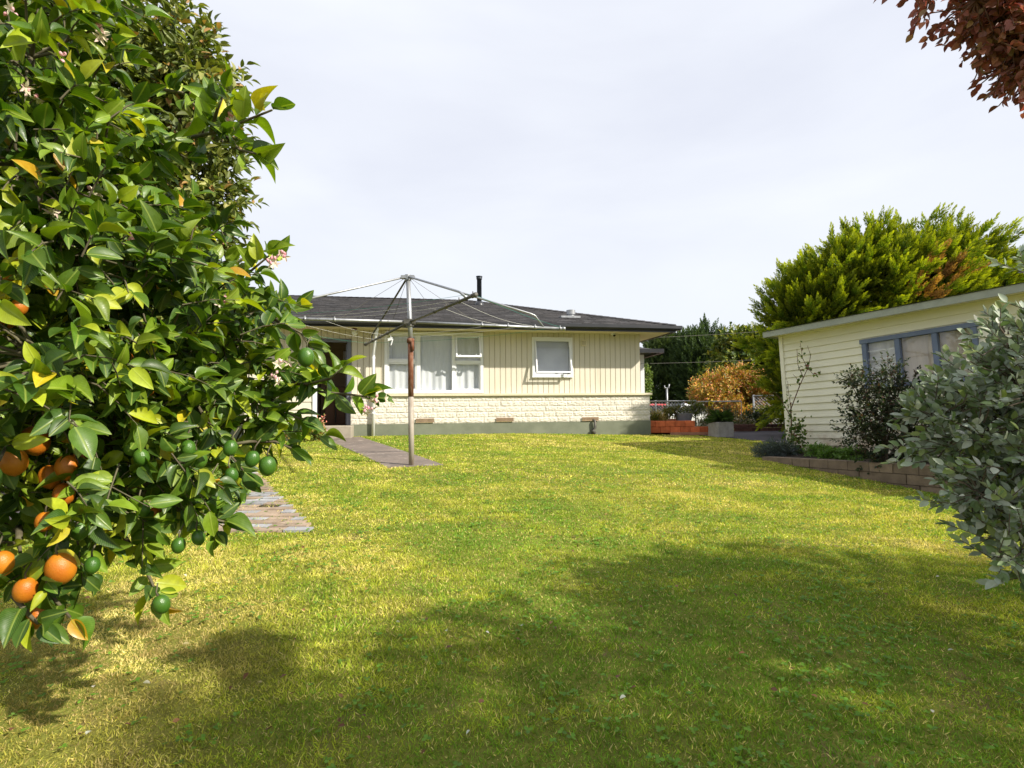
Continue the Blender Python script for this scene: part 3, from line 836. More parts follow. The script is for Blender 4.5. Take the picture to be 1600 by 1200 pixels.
mb.build('fascia', m_garfascia, garage)
mb = MB()
mb.add([(x_f+.026,-.294,fz(x_f)+.02),(xe,-.294,fz(xe)+.02),(xe,GD+.3,fz(xe)+.1),(x_f+.026,GD+.3,fz(x_f)+.1)], [(0,3,2,1)])
mb.build('soffit', m_wb, garage)
mb = MB(); nxr = 140
for k in range(nxr):
    a = x_f-.01 + (xe-x_f)*k/nxr; b_ = x_f-.01+(xe-x_f)*(k+1)/nxr; h = .004*(k % 2)
    mb.add([(a,-.34,fz(a)+Hf+.004+h),(b_,-.34,fz(b_)+Hf+.004+.004-h),(b_,GD+.35,fz(b_)+Hf+.16),(a,GD+.35,fz(a)+Hf+.16)], [(0,1,2,3)])
mb.build('roof', m_galv, garage)

# ================================================================== GARDEN WALL + BED beside the garage
wa = G(1192, 719); wb_ = G(1445, 768); wd = (wb_ - wa); wd.z = 0; wdl = wd.length; wd.normalize()
wn_ = Vector((-wd.y, wd.x, 0))
if wn_.x < 0: wn_ = -wn_
zt0 = W(1200, 713.5, wa.y).z; zt1 = W(1440, 727, wb_.y).z
mb = MB(); tints = []
def tb_(s):
    sl = (zt1-zt0)/wdl
    return zt0 + sl*s
LEN = wdl + 2.2; course = .115
for lv in range(4):
    s = -.0 - (lv % 2)*.14
    while s < LEN:
        L = .29; a = max(s, 0) + .004; b_ = s + L - .004
        if b_ > .05:
            top = tb_((a+b_)/2) - lv*course; bot = top - course + .006
            p = wa + wd*((a+b_)/2); base = float(zg(p.x, p.y))
            if top > base:
                c = wa + wd*((a+b_)/2); c.z = (top+bot)/2
                if lv == 0: c.z += .0
                n0 = len(mb.v); jit = rnd.uniform(-.008,.008)
                mb.obox(c + wn_*(.07+jit), Vector((wd.x, wd.y, (zt1-zt0)/wdl)), wn_, Vector((0,0,1)), (b_-a)/2, .085 if lv == 0 else .075, (top-bot)/2)
                t_ = np.array((.22,.165,.115))*rnd.uniform(.7,1.2)*(1.1 if lv == 0 else 1)
                tints += [t_]*(len(mb.v)-n0)
        s += L
gwall = mb.build('garden_wall', m_block, None, tint=np.array(tints))
tag(gwall, 'low brown concrete block retaining wall edging the bed beside the garage', 'garden wall')
mb = MB(); a0 = wa + wn_*.1; 
pA = wa + wn_*.12; pB = wa + wd*LEN + wn_*.12
gA = GRm @ Vector((-.3, .0, 0)) + GO; gB = GRm @ Vector((4.6, 0, 0)) + GO
ns = 16; vs = []
for i in range(ns+1):
    t = i/ns; p = pA.lerp(pB, t); q = gA.lerp(gB, t); zt_ = tb_(LEN*t) - .03
    for j in range(5):
        u = j/4; r_ = p.lerp(q, u); vs.append((r_.x, r_.y, zt_ + .02*u + rnd.uniform(-.012,.012)))
mb.add(vs, [(i*5+j, (i+1)*5+j, (i+1)*5+j+1, i*5+j+1) for i in range(ns) for j in range(4)])
bed = mb.build('garden_bed_soil', m_soil, None, True); tag(bed, kind='structure')

# ================================================================== PATHS, DRIVEWAY
g = [G(506, 685), G(562, 682.5), G(694, 727), G(606, 731)]
sheet('concrete_path', [(p.x, p.y) for p in g], m_path, .005, .25)
path_poly = [(p.x, p.y) for p in g]
d0 = G(1108, 682); d1 = G(1240, 700)
drive = [(d0.x, d0.y), (d1.x+.6, d1.y-.1), (16, 15.5), (4.6, 15.5)]
sheet('driveway', drive, m_asphalt, .012, .6)
# brick paving beside the citrus
pr0 = Vector((-1.50, 3.88)); pdir = Vector((-.56, .83)).normalized(); pside = Vector((-pdir.y, pdir.x))
if pside.x > 0: pside = -pside
mb = MB(); tints = []
bl = .20; bwd = .105
for i in range(32):
    yy = 3.86 + i*bwd; xr_ = pr0.x + (yy-3.88)*(-.56/.83) + rnd.uniform(-.015,.015)
    for j in range(10):
        u0 = max(j*bl - (i % 2)*bl/2, 0); u1 = (j+1)*bl - (i % 2)*bl/2
        if u1-u0 < .05 or (rnd.random() < .06 and i > 2): continue
        cx_ = xr_ - (u0+u1)/2; zz = float(zg(cx_, yy)); n0 = len(mb.v)
        mb.obox(Vector((cx_, yy, zz - .006 + rnd.uniform(-.004,.005))), Vector((1,rnd.uniform(-.03,.03),rnd.uniform(-.02,.02))), Vector((0,1,.02*rnd.uniform(-1,1))), Vector((0,0,1)), (u1-u0)/2-.005, bwd/2-.004, .02)
        base = (.36,.36,.37) if rnd.random() < .3 else (.38,.29,.215)
        tints += [np.array(base)*rnd.uniform(.75,1.12)]*(len(mb.v)-n0)
pv = mb.build('brick_path', m_paver, None, tint=np.array(tints)); tag(pv, kind='structure')
q0 = pr0 + pside*1.75
sheet('side_path', [(q0.x-2.8, 3.5), (q0.x+.1, 3.95), (q0.x-1.5, 6.3), (q0.x-4.5, 6.3)], m_asphalt, .012, .4)

# ================================================================== GRASS
def inpoly(x, y, poly):
    r_ = np.zeros(len(x), bool); n_ = len(poly)
    for i in range(n_):
        x0, y0 = poly[i]; x1, y1 = poly[(i+1) % n_]
        c = ((y0 > y) != (y1 > y)) & (x < (x1-x0)*(y-y0)/(y1-y0+1e-12)+x0); r_ ^= c
    return r_
hp = [hw(XL,-.05,0), hw(.3,-.05,0), hw(.3,9,0), hw(XL,9,0)]
hp = [(p.x, p.y) for p in hp]
bedp = [(wa.x, wa.y), ((wa+wd*LEN).x, (wa+wd*LEN).y), (gB.x+2, gB.y), (gA.x+2, gA.y+.3), (gA.x, gA.y+.2)]
stepp = [hw(X(470,665,-.5),-.6,0), hw(X(549.5,665,-.5),-.6,0), hw(X(549.5,665,-.5),0,0), hw(X(470,665,-.5),0,0)]; stepp = [(p.x,p.y) for p in stepp]
pvp = [pr0+pdir*-.08, pr0+pdir*3.6, pr0+pdir*3.6+pside*4, pr0+pdir*-.08+pside*4]; pvp = [(p.x, max(p.y, 3.80)) for p in pvp]
pvp[3] = (-6, 3.80); pvp[0] = (pr0.x+.05, 3.80)
psm = sheet('path_soil', [(pvp[0][0]-.05, 3.83), (pvp[1][0]-.02, pvp[1][1]), (pvp[2][0], pvp[2][1]), (-5.6, 3.83)], m_soil, .004, .3)
def grass_pts(y0, y1, dens, seed):
    r = np.random.default_rng(seed)
    A_ = 0; xs = []; ys = []
    n_ = int(dens*(y1-y0)*(y1+y0)/2*2.1*1.02)
    y = np.sqrt(r.uniform(y0**2, y1**2, n_)); x = r.uniform(-1.08, 1.08, n_)*y + r.uniform(-.2,.2,n_)
    xj = x + r.normal(0,.022,n_); yj = y + r.normal(0,.03,n_)
    keep = ~(inpoly(x,y,hp)|inpoly(x,y,bedp)|inpoly(xj,yj,path_poly)|inpoly(x,y,stepp)|(inpoly(xj,yj,pvp) & (r.uniform(0,1,n_) > .16))|inpoly(xj,yj,drive))
    keep &= y < 14.2
    keep &= ~((x > 3.2) & (y > 13.0))
    return x[keep], y[keep]
m_grass = leafmat('grass_blade', .55, .25, .35, (1.25, 1.3, .55), 20, .1)
Ps = []; Ds = []; Ns = []; Ls = []; Ws = []; Cs = []
for (y0, y1, dens, hgt, wid, sd_) in ((.9, 2.2, 26000, .030, .0029, 1), (2.2, 3.6, 18000, .031, .0036, 2), (3.6, 5.6, 8500, .033, .005, 3), (5.6, 8.5, 3400, .034, .008, 4), (8.5, 14.2, 1500, .036, .012, 5)):
    x, y = grass_pts(y0, y1, dens, sd_); n_ = len(x); r = np.random.default_rng(sd_+50)
    P = np.stack([x, y, zg(x, y)-.002], -1)
    f1 = noise3(P*[1,1,0], .75, 11); f2 = noise3(P*[1,1,0], 2.6, 12); f3 = noise3(P*[1,1,0], 8, 13)
    tuft = noise3(P*[1,1,0], 14, 21)
    dry = np.clip(.35 + .40*f1 + .42*f2 + .16*f3 + r.normal(0,.17,n_), 0, 1)
    dry = np.where(r.uniform(0,1,n_) < .10, 1, dry)
    cg = np.array((.185,.33,.028)); cy = np.array((.47,.49,.05)); cd = np.array((.76,.63,.25))
    c = np.where(dry[:,None] < .5, cg*(1-dry[:,None]*2)+cy*dry[:,None]*2, cy*(2-dry[:,None]*2)+cd*(dry[:,None]*2-1))
    # bare brown thatch at lower left of the lawn
    bare = np.clip(1.3 - np.hypot((x+1.75)/.75, (y-1.9)/.9), 0, 1)
    bp_ = bare*(noise3(P*[1,1,0], 5, 62) > 0)
    c = c*(1-.6*bp_[:,None]) + np.array((.26,.16,.07))*.6*bp_[:,None]
    c *= r.uniform(.58, 1.40, (n_,1))*(1+.22*noise3(P*[1,1,0], 17, 71)+.12*f3)[:,None]
    lv_ = (r.uniform(0,1,n_) > .30*bare*(noise3(P*[1,1,0], 4.5, 61) > -.15))
    tilt = .8 - .15*tuft
    D = np.stack([r.normal(0,1,n_)*tilt, r.normal(0,1,n_)*tilt, np.ones(n_)], -1)
    h = hgt*.66*r.uniform(.5,1.35,n_)*(1+.42*tuft)*(1+.2*f2)*(1-.25*bare)
    NN = np.stack([r.normal(size=n_), r.normal(size=n_), np.full(n_,.4)], -1); WW = wid/h*r.uniform(.7,1.3,n_)
    for lst, val in ((Ps,P),(Ds,D),(Ns,NN),(Ls,h),(Ws,WW),(Cs,c)): lst.append(val[lv_])
go = leaves('lawn_grass', m_grass, None, np.concatenate(Ps), np.concatenate(Ds), np.concatenate(Ns), np.concatenate(Ls), np.concatenate(Ws), T_BLADE, np.concatenate(Cs))
tag(go, 'short patchy green and straw coloured mown grass covering the lawn', 'grass', kind='stuff')
# clover and flat weeds through the near lawn
x, y = grass_pts(.9, 6.5, 1500, 77)
P = np.stack([x, y, zg(x,y)], -1); r = np.random.default_rng(78)
k = noise3(P*[1,1,0], 2.4, 31) + .6*noise3(P*[1,1,0], 7, 32) + r.normal(0,.9,len(P)) > 1.15
P = P[k]; n_ = len(P); P[:,2] += r.uniform(.008,.028,n_)
P3 = np.repeat(P, 3, 0); a = r.uniform(0, 6.28, n_); aa = (a[:,None] + np.array([0, 2.1, 4.2])).ravel()
D = np.stack([np.cos(aa), np.sin(aa), r.uniform(-.1,.35,3*n_)], -1)
co = leaves('clover', m_grass, None, P3, D, np.stack([r.normal(0,.25,3*n_), r.normal(0,.25,3*n_), np.ones(3*n_)], -1), np.repeat(r.uniform(.008,.017,n_),3)*(1+.05*P3[:,1]), .85, T_ROUND, pick([(.13,.27,.025),(.17,.33,.03),(.12,.23,.035)], [3,3,2], 3*n_))
tag(co, 'small round clover leaves growing through the near lawn', 'clover', kind='stuff')

# ================================================================== CLOTHESLINE
HY = 6.75
pb = G(643, 727); pb = Vector((pb.x, pb.y, pb.z)); HY = pb.y
ptop = W(637.5, 432, HY); phub = W(640.5, 503, HY)
cl = empty('rotary_clothesline', pb); CO = pb.copy()
tag(cl, 'rusty steel rotary clothesline standing at the end of the concrete path', 'clothesline')
def L_(p): return Vector(p) - CO
def seg(a, b_, t): return a.lerp(b_, t)
pj = W(641.5, 532, HY); pmid = W(642, 620, HY)
mb = MB(); mb.tube([L_(pb)-Vector((0,0,.05)), L_(pmid)], .037, 14); mb.build('pole', m_polelow, cl, True)
mb = MB(); mb.tube([L_(pmid), L_(seg(pmid, pj, .5)), L_(pj)], [.0375,.037,.037], 14)
mb.tube([L_(pj)-Vector((0,0,.035)), L_(pj)+Vector((0,0,.025))], .05, 14)
mb.tube([L_(pj)-Vector((-.03,.03,.02)), L_(pj)-Vector((-.035,.035,.14))], .022, 8)
mb.build('rusty_sleeve', m_rust, cl, True)
mb = MB(); mb.tube([L_(pj), L_(phub), L_(ptop)], [.032,.031,.030], 14); mb.build('mast', m_galv, cl, True)
mb = MB(); mb.tube([L_(phub)-Vector((0,0,.06)), L_(phub)+Vector((0,0,.035))], .052, 12); mb.obox(L_(phub), (1,0,0),(0,1,0),(0,0,1), .075,.05,.028); mb.build('hub', m_galvdark, cl)
mb = MB(); mb.tube([L_(ptop)-Vector((0,0,.05)), L_(ptop)+Vector((0,0,.02))], .045, 12); mb.obox(L_(ptop)-Vector((0,0,.01)), (1,0,0),(0,1,0),(0,0,1), .09,.04,.02); mb.build('top_cap', m_galv, cl)
tipR = W(882, 513.5, 7.36); tipL = phub + (phub - tipR)*.98; tipL.z = phub.z + .0
tipF = W(743, 460.5, 5.1); tipB = W(571, 538.5, 8.6)
tips = [tipR, tipF, tipL, tipB]
for i, t in enumerate(tips):
    mb = MB(); mb.tube([L_(phub), L_(t)], .019 if i in (0,2) else .017, 8)
    d = (t-phub).normalized(); mb.tube([L_(t)-d*.03, L_(t)+d*.01], .026, 8)
    for f in (.45, .62, .8, .97):
        p = L_(seg(phub, t, f)); mb.tube([p, p+Vector((0,0,.045))], .006, 5); mb.tube([p-d*.016, p+d*.016], .025, 8)
    mb.build('arm', m_galv if i in (0,2) else m_galvdark, cl, True)
# braces
b1 = W(718, 456, 5.35); b1e = seg(phub, tipF, .90)
b2 = W(835, 492, 7.2); b2e = seg(phub, tipR, .86)
b3 = seg(phub, tipL, .86); b3m = b3 + Vector((0,0,.11))
b4 = seg(phub, tipB, .82); b4m = b4 + Vector((0,0,.10))
for a, e, mt in ((b1, b1e, m_galv), (b2, b2e, m_galv), (b3m, b3, m_galv), (b4m, b4, m_galvdark)):
    mb = MB(); mb.tube([L_(ptop), L_(seg(ptop, a, .97)), L_(a)+(L_(e)-L_(a))*.06, L_(e)], .014, 8); mb.build('brace', mt, cl, True)
mb = MB()
for t in tips:
    mb.tube([L_(ptop), L_(seg(phub, t, .42))+Vector((0,0,.02))], .0026, 5)
mb.build('stay_wire', m_galvdark, cl)
def sagline(mb, a, b_, s, r_=.0016):
    mb.tube([L_(a.lerp(b_, k/8)) - Vector((0,0,s*math.sin(math.pi*k/8))) for k in range(9)], r_, 5)
for idx, f in enumerate((.55, .78, .97)):
    mb = MB(); 
    for i in range(4):
        sagline(mb, seg(phub, tips[i], f)+Vector((0,0,.02)), seg(phub, tips[(i+1) % 4], f)+Vector((0,0,.02)), .02+.05*f*rnd.random(), .0017)
    mb.build('line', m_line if idx != 2 else m_green_line, cl)
# the peg hanging from the line
pp = W(610.5, 530, 8.3); mb = MB()
mb.tube([pp+Vector((0,0,.06)), pp+Vector((.0,0,.02))], .003, 5); mb.obox(pp+Vector((-.01,0,0)), (1,0,.3),(0,1,0),(0,0,1), .035,.012,.022); mb.obox(pp+Vector((.02,0,-.05)), (.3,0,1),(0,1,0),(1,0,0), .05,.006,.008)
pg = mb.build('clothes_peg', m_white); tag(pg, 'white plastic peg clipped on the clothesline in front of the window', 'peg')

# ================================================================== CITRUS TREE
m_cit = leafmat('citrus_leaf', .36, .5, .30, (1.5,1.6,.35), 60, .18, veins=True)
def wc(px, py, Y, r_): p = W(px, py, Y); return (p.x, p.y, p.z, r_)
cc = [wc(10,-60,1.35,.22), wc(50,90,1.30,.20), wc(-60,120,1.3,.4), wc(100,30,1.45,.09), wc(130,165,1.45,.12), wc(40,260,1.25,.27), wc(160,280,1.45,.17), wc(225,235,1.6,.07), wc(230,330,1.5,.10),
      wc(-80,420,1.3,.45), wc(110,400,1.35,.30), wc(255,420,1.55,.20), wc(330,450,1.7,.18), wc(365,430,1.8,.07), wc(60,560,1.25,.32), wc(230,560,1.5,.28), wc(370,540,1.75,.20),
      wc(415,540,1.85,.06), wc(405,610,1.8,.07), wc(20,700,1.3,.32), wc(180,690,1.45,.26), wc(310,660,1.6,.20), wc(385,660,1.75,.10), wc(100,790,1.35,.13), wc(230,770,1.5,.10),
      wc(300,740,1.6,.12), wc(30,850,1.25,.10), wc(-80,800,1.3,.2), wc(330,780,1.6,.06), wc(90,875,1.4,.06), wc(400,480,1.85,.06), wc(-120,650,1.5,.5), wc(350,620,1.9,.2), wc(200,480,1.9,.4), wc(60,300,1.8,.45)]
ct = W(30, 700, 1.75); cbase = Vector((ct.x-.75, ct.y+.25, float(zg(ct.x-.75, ct.y))))
citrus = empty('citrus_tree', cbase)
tag(citrus, 'leafy lemon tree with ripe and green fruit filling the left foreground', 'tree')
def CL(p): return Vector(p) - cbase
LP, LD, LN, TB, TE = crown(cc, 1200, 8, .13, 5, up=.25, shell=.45, spread=1.0, droop=.25)
# hand-placed outer shoots that break the outline
shoots = [
 [(300,215,1.6),(345,205,1.5),(380,190,1.45),(425,172,1.4)],
 [(330,205,1.5),(340,170,1.45),(352,140,1.42)],
 [(355,215,1.5),(375,235,1.45),(400,240,1.42)],
 [(440,600,1.75),(480,600,1.7),(515,592,1.66),(535,575,1.62)],
 [(390,560,1.8),(450,590,1.75),(500,612,1.72),(560,618,1.7),(583,622,1.7)],
 [(380,500,1.8),(430,500,1.8),(470,520,1.8),(485,545,1.8)],
 [(350,440,1.7),(390,425,1.65),(420,400,1.62)],
 [(190,830,1.5),(215,870,1.48),(235,905,1.46),(245,930,1.45)],
 [(40,880,1.3),(80,930,1.3),(110,965,1.3)],
 [(330,700,1.6),(390,690,1.65),(430,690,1.7),(455,700,1.7)],
 [(240,780,1.5),(290,800,1.5),(350,815,1.5)],
 [(120,60,1.4),(145,20,1.4),(160,-10,1.4)],
 [(250,140,1.5),(285,145,1.5),(310,170,1.5)],
 [(400,600,1.75),(440,640,1.72),(470,655,1.7)],
 [(20,930,1.2),(45,960,1.2),(60,975,1.2)],
 [(300,620,1.6),(350,700,1.6),(380,735,1.6)]]
tw = MB(); sp = []; sdr = []; snr = []
rr = random.Random(3)
for sh in shoots:
    pts = [W(*q) for q in sh]
    tw.tube([CL(p) for p in pts], [.006-.003*i/(len(pts)-1) for i in range(len(pts))], 6)
    total = (len(pts)-1)*5
    for k in range(total+2):
        t = min(k/total, 1)*(len(pts)-1); i = min(int(t), len(pts)-2); p = pts[i].lerp(pts[i+1], t-i); d = (pts[i+1]-pts[i]).normalized()
        side = Vector((rr.uniform(-1,1), rr.uniform(-1,1), rr.uniform(-.6,1))).normalized(); side = (side - d*side.dot(d)).normalized()
        ld = (d*(.55 if k < total else 1.5) + side*(.9 if k < total else .3)).normalized()
        sp.append(tuple(p)); sdr.append(tuple(ld)); snr.append((rr.uniform(-.3,.6), rr.uniform(-.9,-.1), rr.uniform(.2,.9)))
LP = np.concatenate([LP, sp]); LD = np.concatenate([LD, sdr]); LN = np.concatenate([LN, snr])
n_ = len(LP)
# leaves droop and turn
LN = unit(LN + rng.normal(size=(n_,3))*.35)
C = pick([(.040,.095,.010),(.08,.155,.010),(.17,.26,.014),(.36,.42,.02),(.55,.46,.02),(.50,.28,.015)], [34,32,21,10,2.4,.7], n_, .2)
Ls = rng.uniform(.044,.084,n_); Ls[-len(sp):] = rng.uniform(.062,.098,len(sp)); half = rng.random(n_) < .6
cp = np.array(cbase)
leaves('foliage', m_cit, citrus, (LP-cp)[half], LD[half], LN[half], Ls[half], rng.uniform(.42,.56,half.sum()), T_CIT, C[half], luv=True)
leaves('curled_foliage', m_cit, citrus, (LP-cp)[~half], LD[~half], LN[~half], Ls[~half], rng.uniform(.40,.54,(~half).sum()), T_CIT2, C[~half], luv=True)
for i in range(0, len(TB), 1):
    a = CL(TB[i]); e = CL(TE[i]); tw.tube([a, a.lerp(e,.5)+Vector((0,0,.008)), e], [.0024,.002,.0012], 4, False)
mb = MB(); fk = CL(ct) + Vector((-.05,.15,-.25))
limbs(mb, (0,0,-.05), fk, [CL(c[:3]) for c in cc], .05, .006, 7, .08, 4)
for i in range(0, len(TB), 3):      # small branches from cluster centres to the twigs
    k = min(range(len(cc)), key=lambda q: (Vector(cc[q][:3])-Vector(TB[i])).length)
    a = CL(cc[k][:3]); e = CL(TB[i]); mb.tube([a, a.lerp(e,.5)+Vector((rr.uniform(-.02,.02),rr.uniform(-.02,.02),rr.uniform(-.02,.02))), e], [.0045,.0035,.0025], 5, False)
mb.v += []; b0 = len(mb.v); mb.add(tw.v, tw.f)
tw2 = MB(); cmb = mb
def fruitmat(name, c1, c2, rough):
    m, n, b = mk(name); vec = setcoord(n)
    n.links.new(ramp(n, noise_node(n, vec, 7, 4), [(.35, c1), (.65, c2)]), b.inputs['Base Color'])
    b.inputs['Roughness'].default_value = rough; b.inputs['Specular IOR Level'].default_value = .5
    b.inputs['Subsurface Weight'].default_value = .08; b.inputs['Subsurface Radius'].default_value = (.02,.008,.002)
    vo = n.nodes.new('ShaderNodeTexVoronoi'); vo.inputs['Scale'].default_value = 420; n.links.new(vec, vo.inputs['Vector'])
    bump(n, b, vo.outputs['Distance'], .0009, .5); return m
m_ripe = fruitmat('ripe_lemon_rind', (.52,.19,.009), (.38,.10,.006), .45)
m_unripe = fruitmat('green_lemon_rind', (.032,.10,.010), (.07,.15,.016), .33)
def fruit(name, px, py, Y, r_, mat, asp=1.12):
    p = CL(W(px, py, Y)); ax = Vector((rr.uniform(-.25,.25), rr.uniform(-.25,.25), -1)).normalized()
    mb = MB(); pr_ = []
    for k in range(13):
        t = k/12; a = math.pi*t; rad = r_*math.sin(a)*(1+.03*math.cos(2*a)); h = -math.cos(a)*r_*asp
        if t > .88: h += r_*.10*(t-.88)/.12
        pr_.append((rad, h))
    mb.lathe(p, pr_, 20, ax); tw2.tube([p-ax*(r_*asp+.035)+Vector((.006,.01,0)), p-ax*(r_*asp+.012), p-ax*r_*asp*.93], [.0018,.002,.0028], 6)
    return mb.build(name, mat, citrus, True)
for px, py, rp in ((95,888,25),(40,922,20),(60,962,19),(105,730,20),(55,688,24),(22,722,22),(78,745,19),(100,772,18),(70,815,16),(224,606,18),(241,805,13),(4,880,20),(8,492,22),(2,440,18),(8,600,20),(130,715,16),(195,560,14),(30,480,14),(212,590,12)):
    Y = 1.12 if py > 840 else 1.21; Y += (px/240)*.22
    Y += rr.uniform(-.02,.05); fruit('ripe_lemon', px, py, Y, rp/F*Y*.80, m_ripe, 1.2)
for px, py in ((394,717),(418,728),(294,700),(311,717),(221,714),(135,689),(478,558),(315,744),(206,699),(305,765),(329,759),(279,852),(252,944),(144,883),(310,840),(223,796),(125,828),(360,700),(362,742),(72,610),(300,440),(136,405)):
    Y = 1.2 + (px/480)*.40 + rr.uniform(-.03,.03); fruit('green_lemon', px, py, Y, rr.uniform(9,12.5)/F*Y*1.05, m_unripe, 1.2)
cmb.add(tw2.v, tw2.f); cmb.build('trunk', m_bark3, citrus, True)
m_petal = leafmat('citrus_petal', .6, .2, .3, (1,1,1), 30, .1)
m_bud = M('pink_bud', (.62,.22,.30), (.72,.45,.45), 30, .5)
for px, py in ((155,48),(50,150),(362,190),(78,325),(148,300),(440,570),(575,640),(352,470),(440,400),(432,592),(215,375),(96,95),(25,30),(425,412),(590,625)):
    Y = 1.14+(px/600)*.52; p = CL(W(px, py, Y)); P = []; D = []; N = []
    for q in range(3):
        pc = np.array(p) + rng.normal(0,.010,3); ax = unit(rng.normal(size=3)*.7+np.array([0,-.6,-.3]))
        for k in range(5):
            a = k*1.257; u = unit(np.cross(ax, [0.3,.2,1])); v = np.cross(ax, u); P.append(pc); D.append(u*math.cos(a)+v*math.sin(a)+ax*.55); N.append(ax)
    o = leaves('blossom', m_petal, citrus, np.array(P), np.array(D), np.array(N), .019, .38, T_MED, pick([(.82,.74,.55),(.80,.60,.55)], [3,1], len(P), .05))
    mb = MB()
    for q in range(4):
        c = p + Vector((rr.uniform(-.014,.014), rr.uniform(-.014,.0), rr.uniform(-.006,.02))); mb.lathe(c, [(0,-.007),(.003,-.004),(.0042,0),(.003,.004),(0,.006)], 8, (rr.uniform(-1,1),rr.uniform(-1,1),1))
    mb.build('bud', m_bud, o, True)

# ================================================================== generic small-leaved trees
m_leaf = leafmat('small_leaf', .5, .35, .25, (1.4,1.5,.5), 8, .2)
def tree(name, label, cat, clusters, base, ntw, per, tl, L, wd_, T, cols, wts, seed, r0=.12, up=.3, cut=-.35, cs_=1.2, group=None, mat=None, trunkmat=None, shell=.5, tips=None, spread=.9, fork=.45, r1=.01, limbn=None, twigs=False, jit=.2):
    base = Vector(base); e = empty(name, base); tag(e, label, cat, group)
    P, D, N, B, E_ = crown(clusters, ntw, per, tl, seed, up, shell, cut, cs_, spread)
    r = np.random.default_rng(seed+1); n_ = len(P)
    C = pick(cols, wts, n_, jit, r)
    big = noise3(P, .9/max(.6, clusters[0][3] if not hasattr(clusters[0][3], '__len__') else clusters[0][3][0]), seed+3)
    C *= (1 + .18*np.clip(big, -1, 1))[:, None]
    C2 = None
    if tips is not None: C2 = C*.3 + np.array(tips)*.7
    leaves('crown', mat or m_leaf, e, P-np.array(base), D, N, L*r.uniform(.7,1.25,n_), wd_, T, C, True, C2)
    mb = MB(); cm = Vector(np.mean([c[:3] for c in clusters], 0)); fk = (cm-base)*fork
    limbs(mb, (0,0,-.05), fk, [Vector(c[:3])-base for c in clusters], r0, r1, 7, .06, seed)
    if twigs:
        for i in range(len(B)):
            k = min(range(len(clusters)), key=lambda q: (Vector(clusters[q][:3])-Vector(B[i])).length)
            a = Vector(clusters[k][:3])-base; q_ = Vector(B[i])-base; s_ = Vector(E_[i])-base
            mb.tube([a.lerp(q_,.3), q_, s_], [r1*.7, r1*.45, r1*.25], 4, False)
    mb.build('trunk', trunkmat or m_bark, e, True)
    return e
# tall shrub tree behind the citrus
Y0 = 5.2
def w3(px, py, Y, rpx, ry=None):
    p = W(px, py, Y); r_ = rpx/F*Y; return (p.x, p.y, p.z, (r_, ry or r_, r_))
tree('glossy_tree', 'tall small leaved evergreen tree rising behind the lemon tree', 'tree',
     [w3(255,75,Y0,68), w3(300,120,Y0,62), w3(200,160,Y0,100), w3(320,200,Y0,58), w3(300,280,Y0,66), w3(325,330,Y0,45), w3(215,330,Y0,110), w3(100,200,Y0,130), w3(60,60,Y0,110), w3(270,400,Y0,85),
      w3(60,420,Y0,170), w3(200,540,Y0,150), w3(0,600,Y0,180)], (W(170,600,Y0).x, Y0, float(zg(-3.8,Y0))),
     5600, 8, .20, .112, .40, T_MED, [(.09,.12,.025),(.15,.18,.035),(.26,.27,.07),(.34,.20,.07)], [4,4,2,.5], 21, .12, .35, -.9, 1.6, shell=.40, spread=1.0)

# ================================================================== FEIJOA (silver shrub, right foreground)
m_fei = leafmat('silver_leaf', .55, .3, .16, (1.1,1.2,.8), 60, .12)
fc = [wc(1575,530,2.1,.09), wc(1650,540,2.1,.18), wc(1578,590,2.1,.13), wc(1515,620,2.2,.13), wc(1620,620,2.0,.28), wc(1455,655,2.2,.08), wc(1530,680,2.1,.18), wc(1480,700,2.15,.11), wc(1620,760,1.95,.24), wc(1530,770,2.0,.12), wc(1590,840,1.9,.12),
      wc(1720,690,2.1,.42), wc(1760,560,2.2,.3), wc(1700,800,2.1,.32), wc(1565,870,1.85,.04), wc(1620,890,1.85,.07), wc(1612,430,2.2,.035), wc(1660,900,1.9,.12), wc(1600,640,2.4,.3)]
fb = Vector((2.75, 2.15, float(zg(2.75, 2.15))))
e = empty('feijoa_bush', fb); tag(e, 'large silver grey leaved bush at the right edge of the lawn', 'bush')
P, D, N, B, E_ = crown(fc, 1350, 9, .11, 33, .35, .5, None, 1, .85)
n_ = len(P); fp = np.array(fb)
C = pick([(.27,.32,.23),(.36,.41,.31),(.17,.24,.10),(.54,.57,.48),(.24,.30,.09)], [5,4,3,1.2,1.6], n_, .15)
leaves('foliage', m_fei, e, P-fp, D, N+np.array([-.3,-.2,0]), rng.uniform(.034,.054,n_), rng.uniform(.46,.58,n_), tmpl_leaf(.12,-.12,6,.06), C)
mb = MB(); 
mb_f = Vector((.1,.1,.45))
limbs(mb, (0,0,-.05), mb_f, [Vector(c[:3])-fb for c in fc], .035, .003, 7, .08, 8)
for i in range(len(B)):
    k = min(range(len(fc)), key=lambda q: (Vector(fc[q][:3])-Vector(B[i])).length)
    a = Vector(fc[k][:3])-fb; q_ = Vector(B[i])-fb; s_ = Vector(E_[i])-fb
    mb.tube([a.lerp(q_,.5), q_, s_], [.003,.0022,.0014], 4, False)
mb.build('branches', m_bark2, e, True)

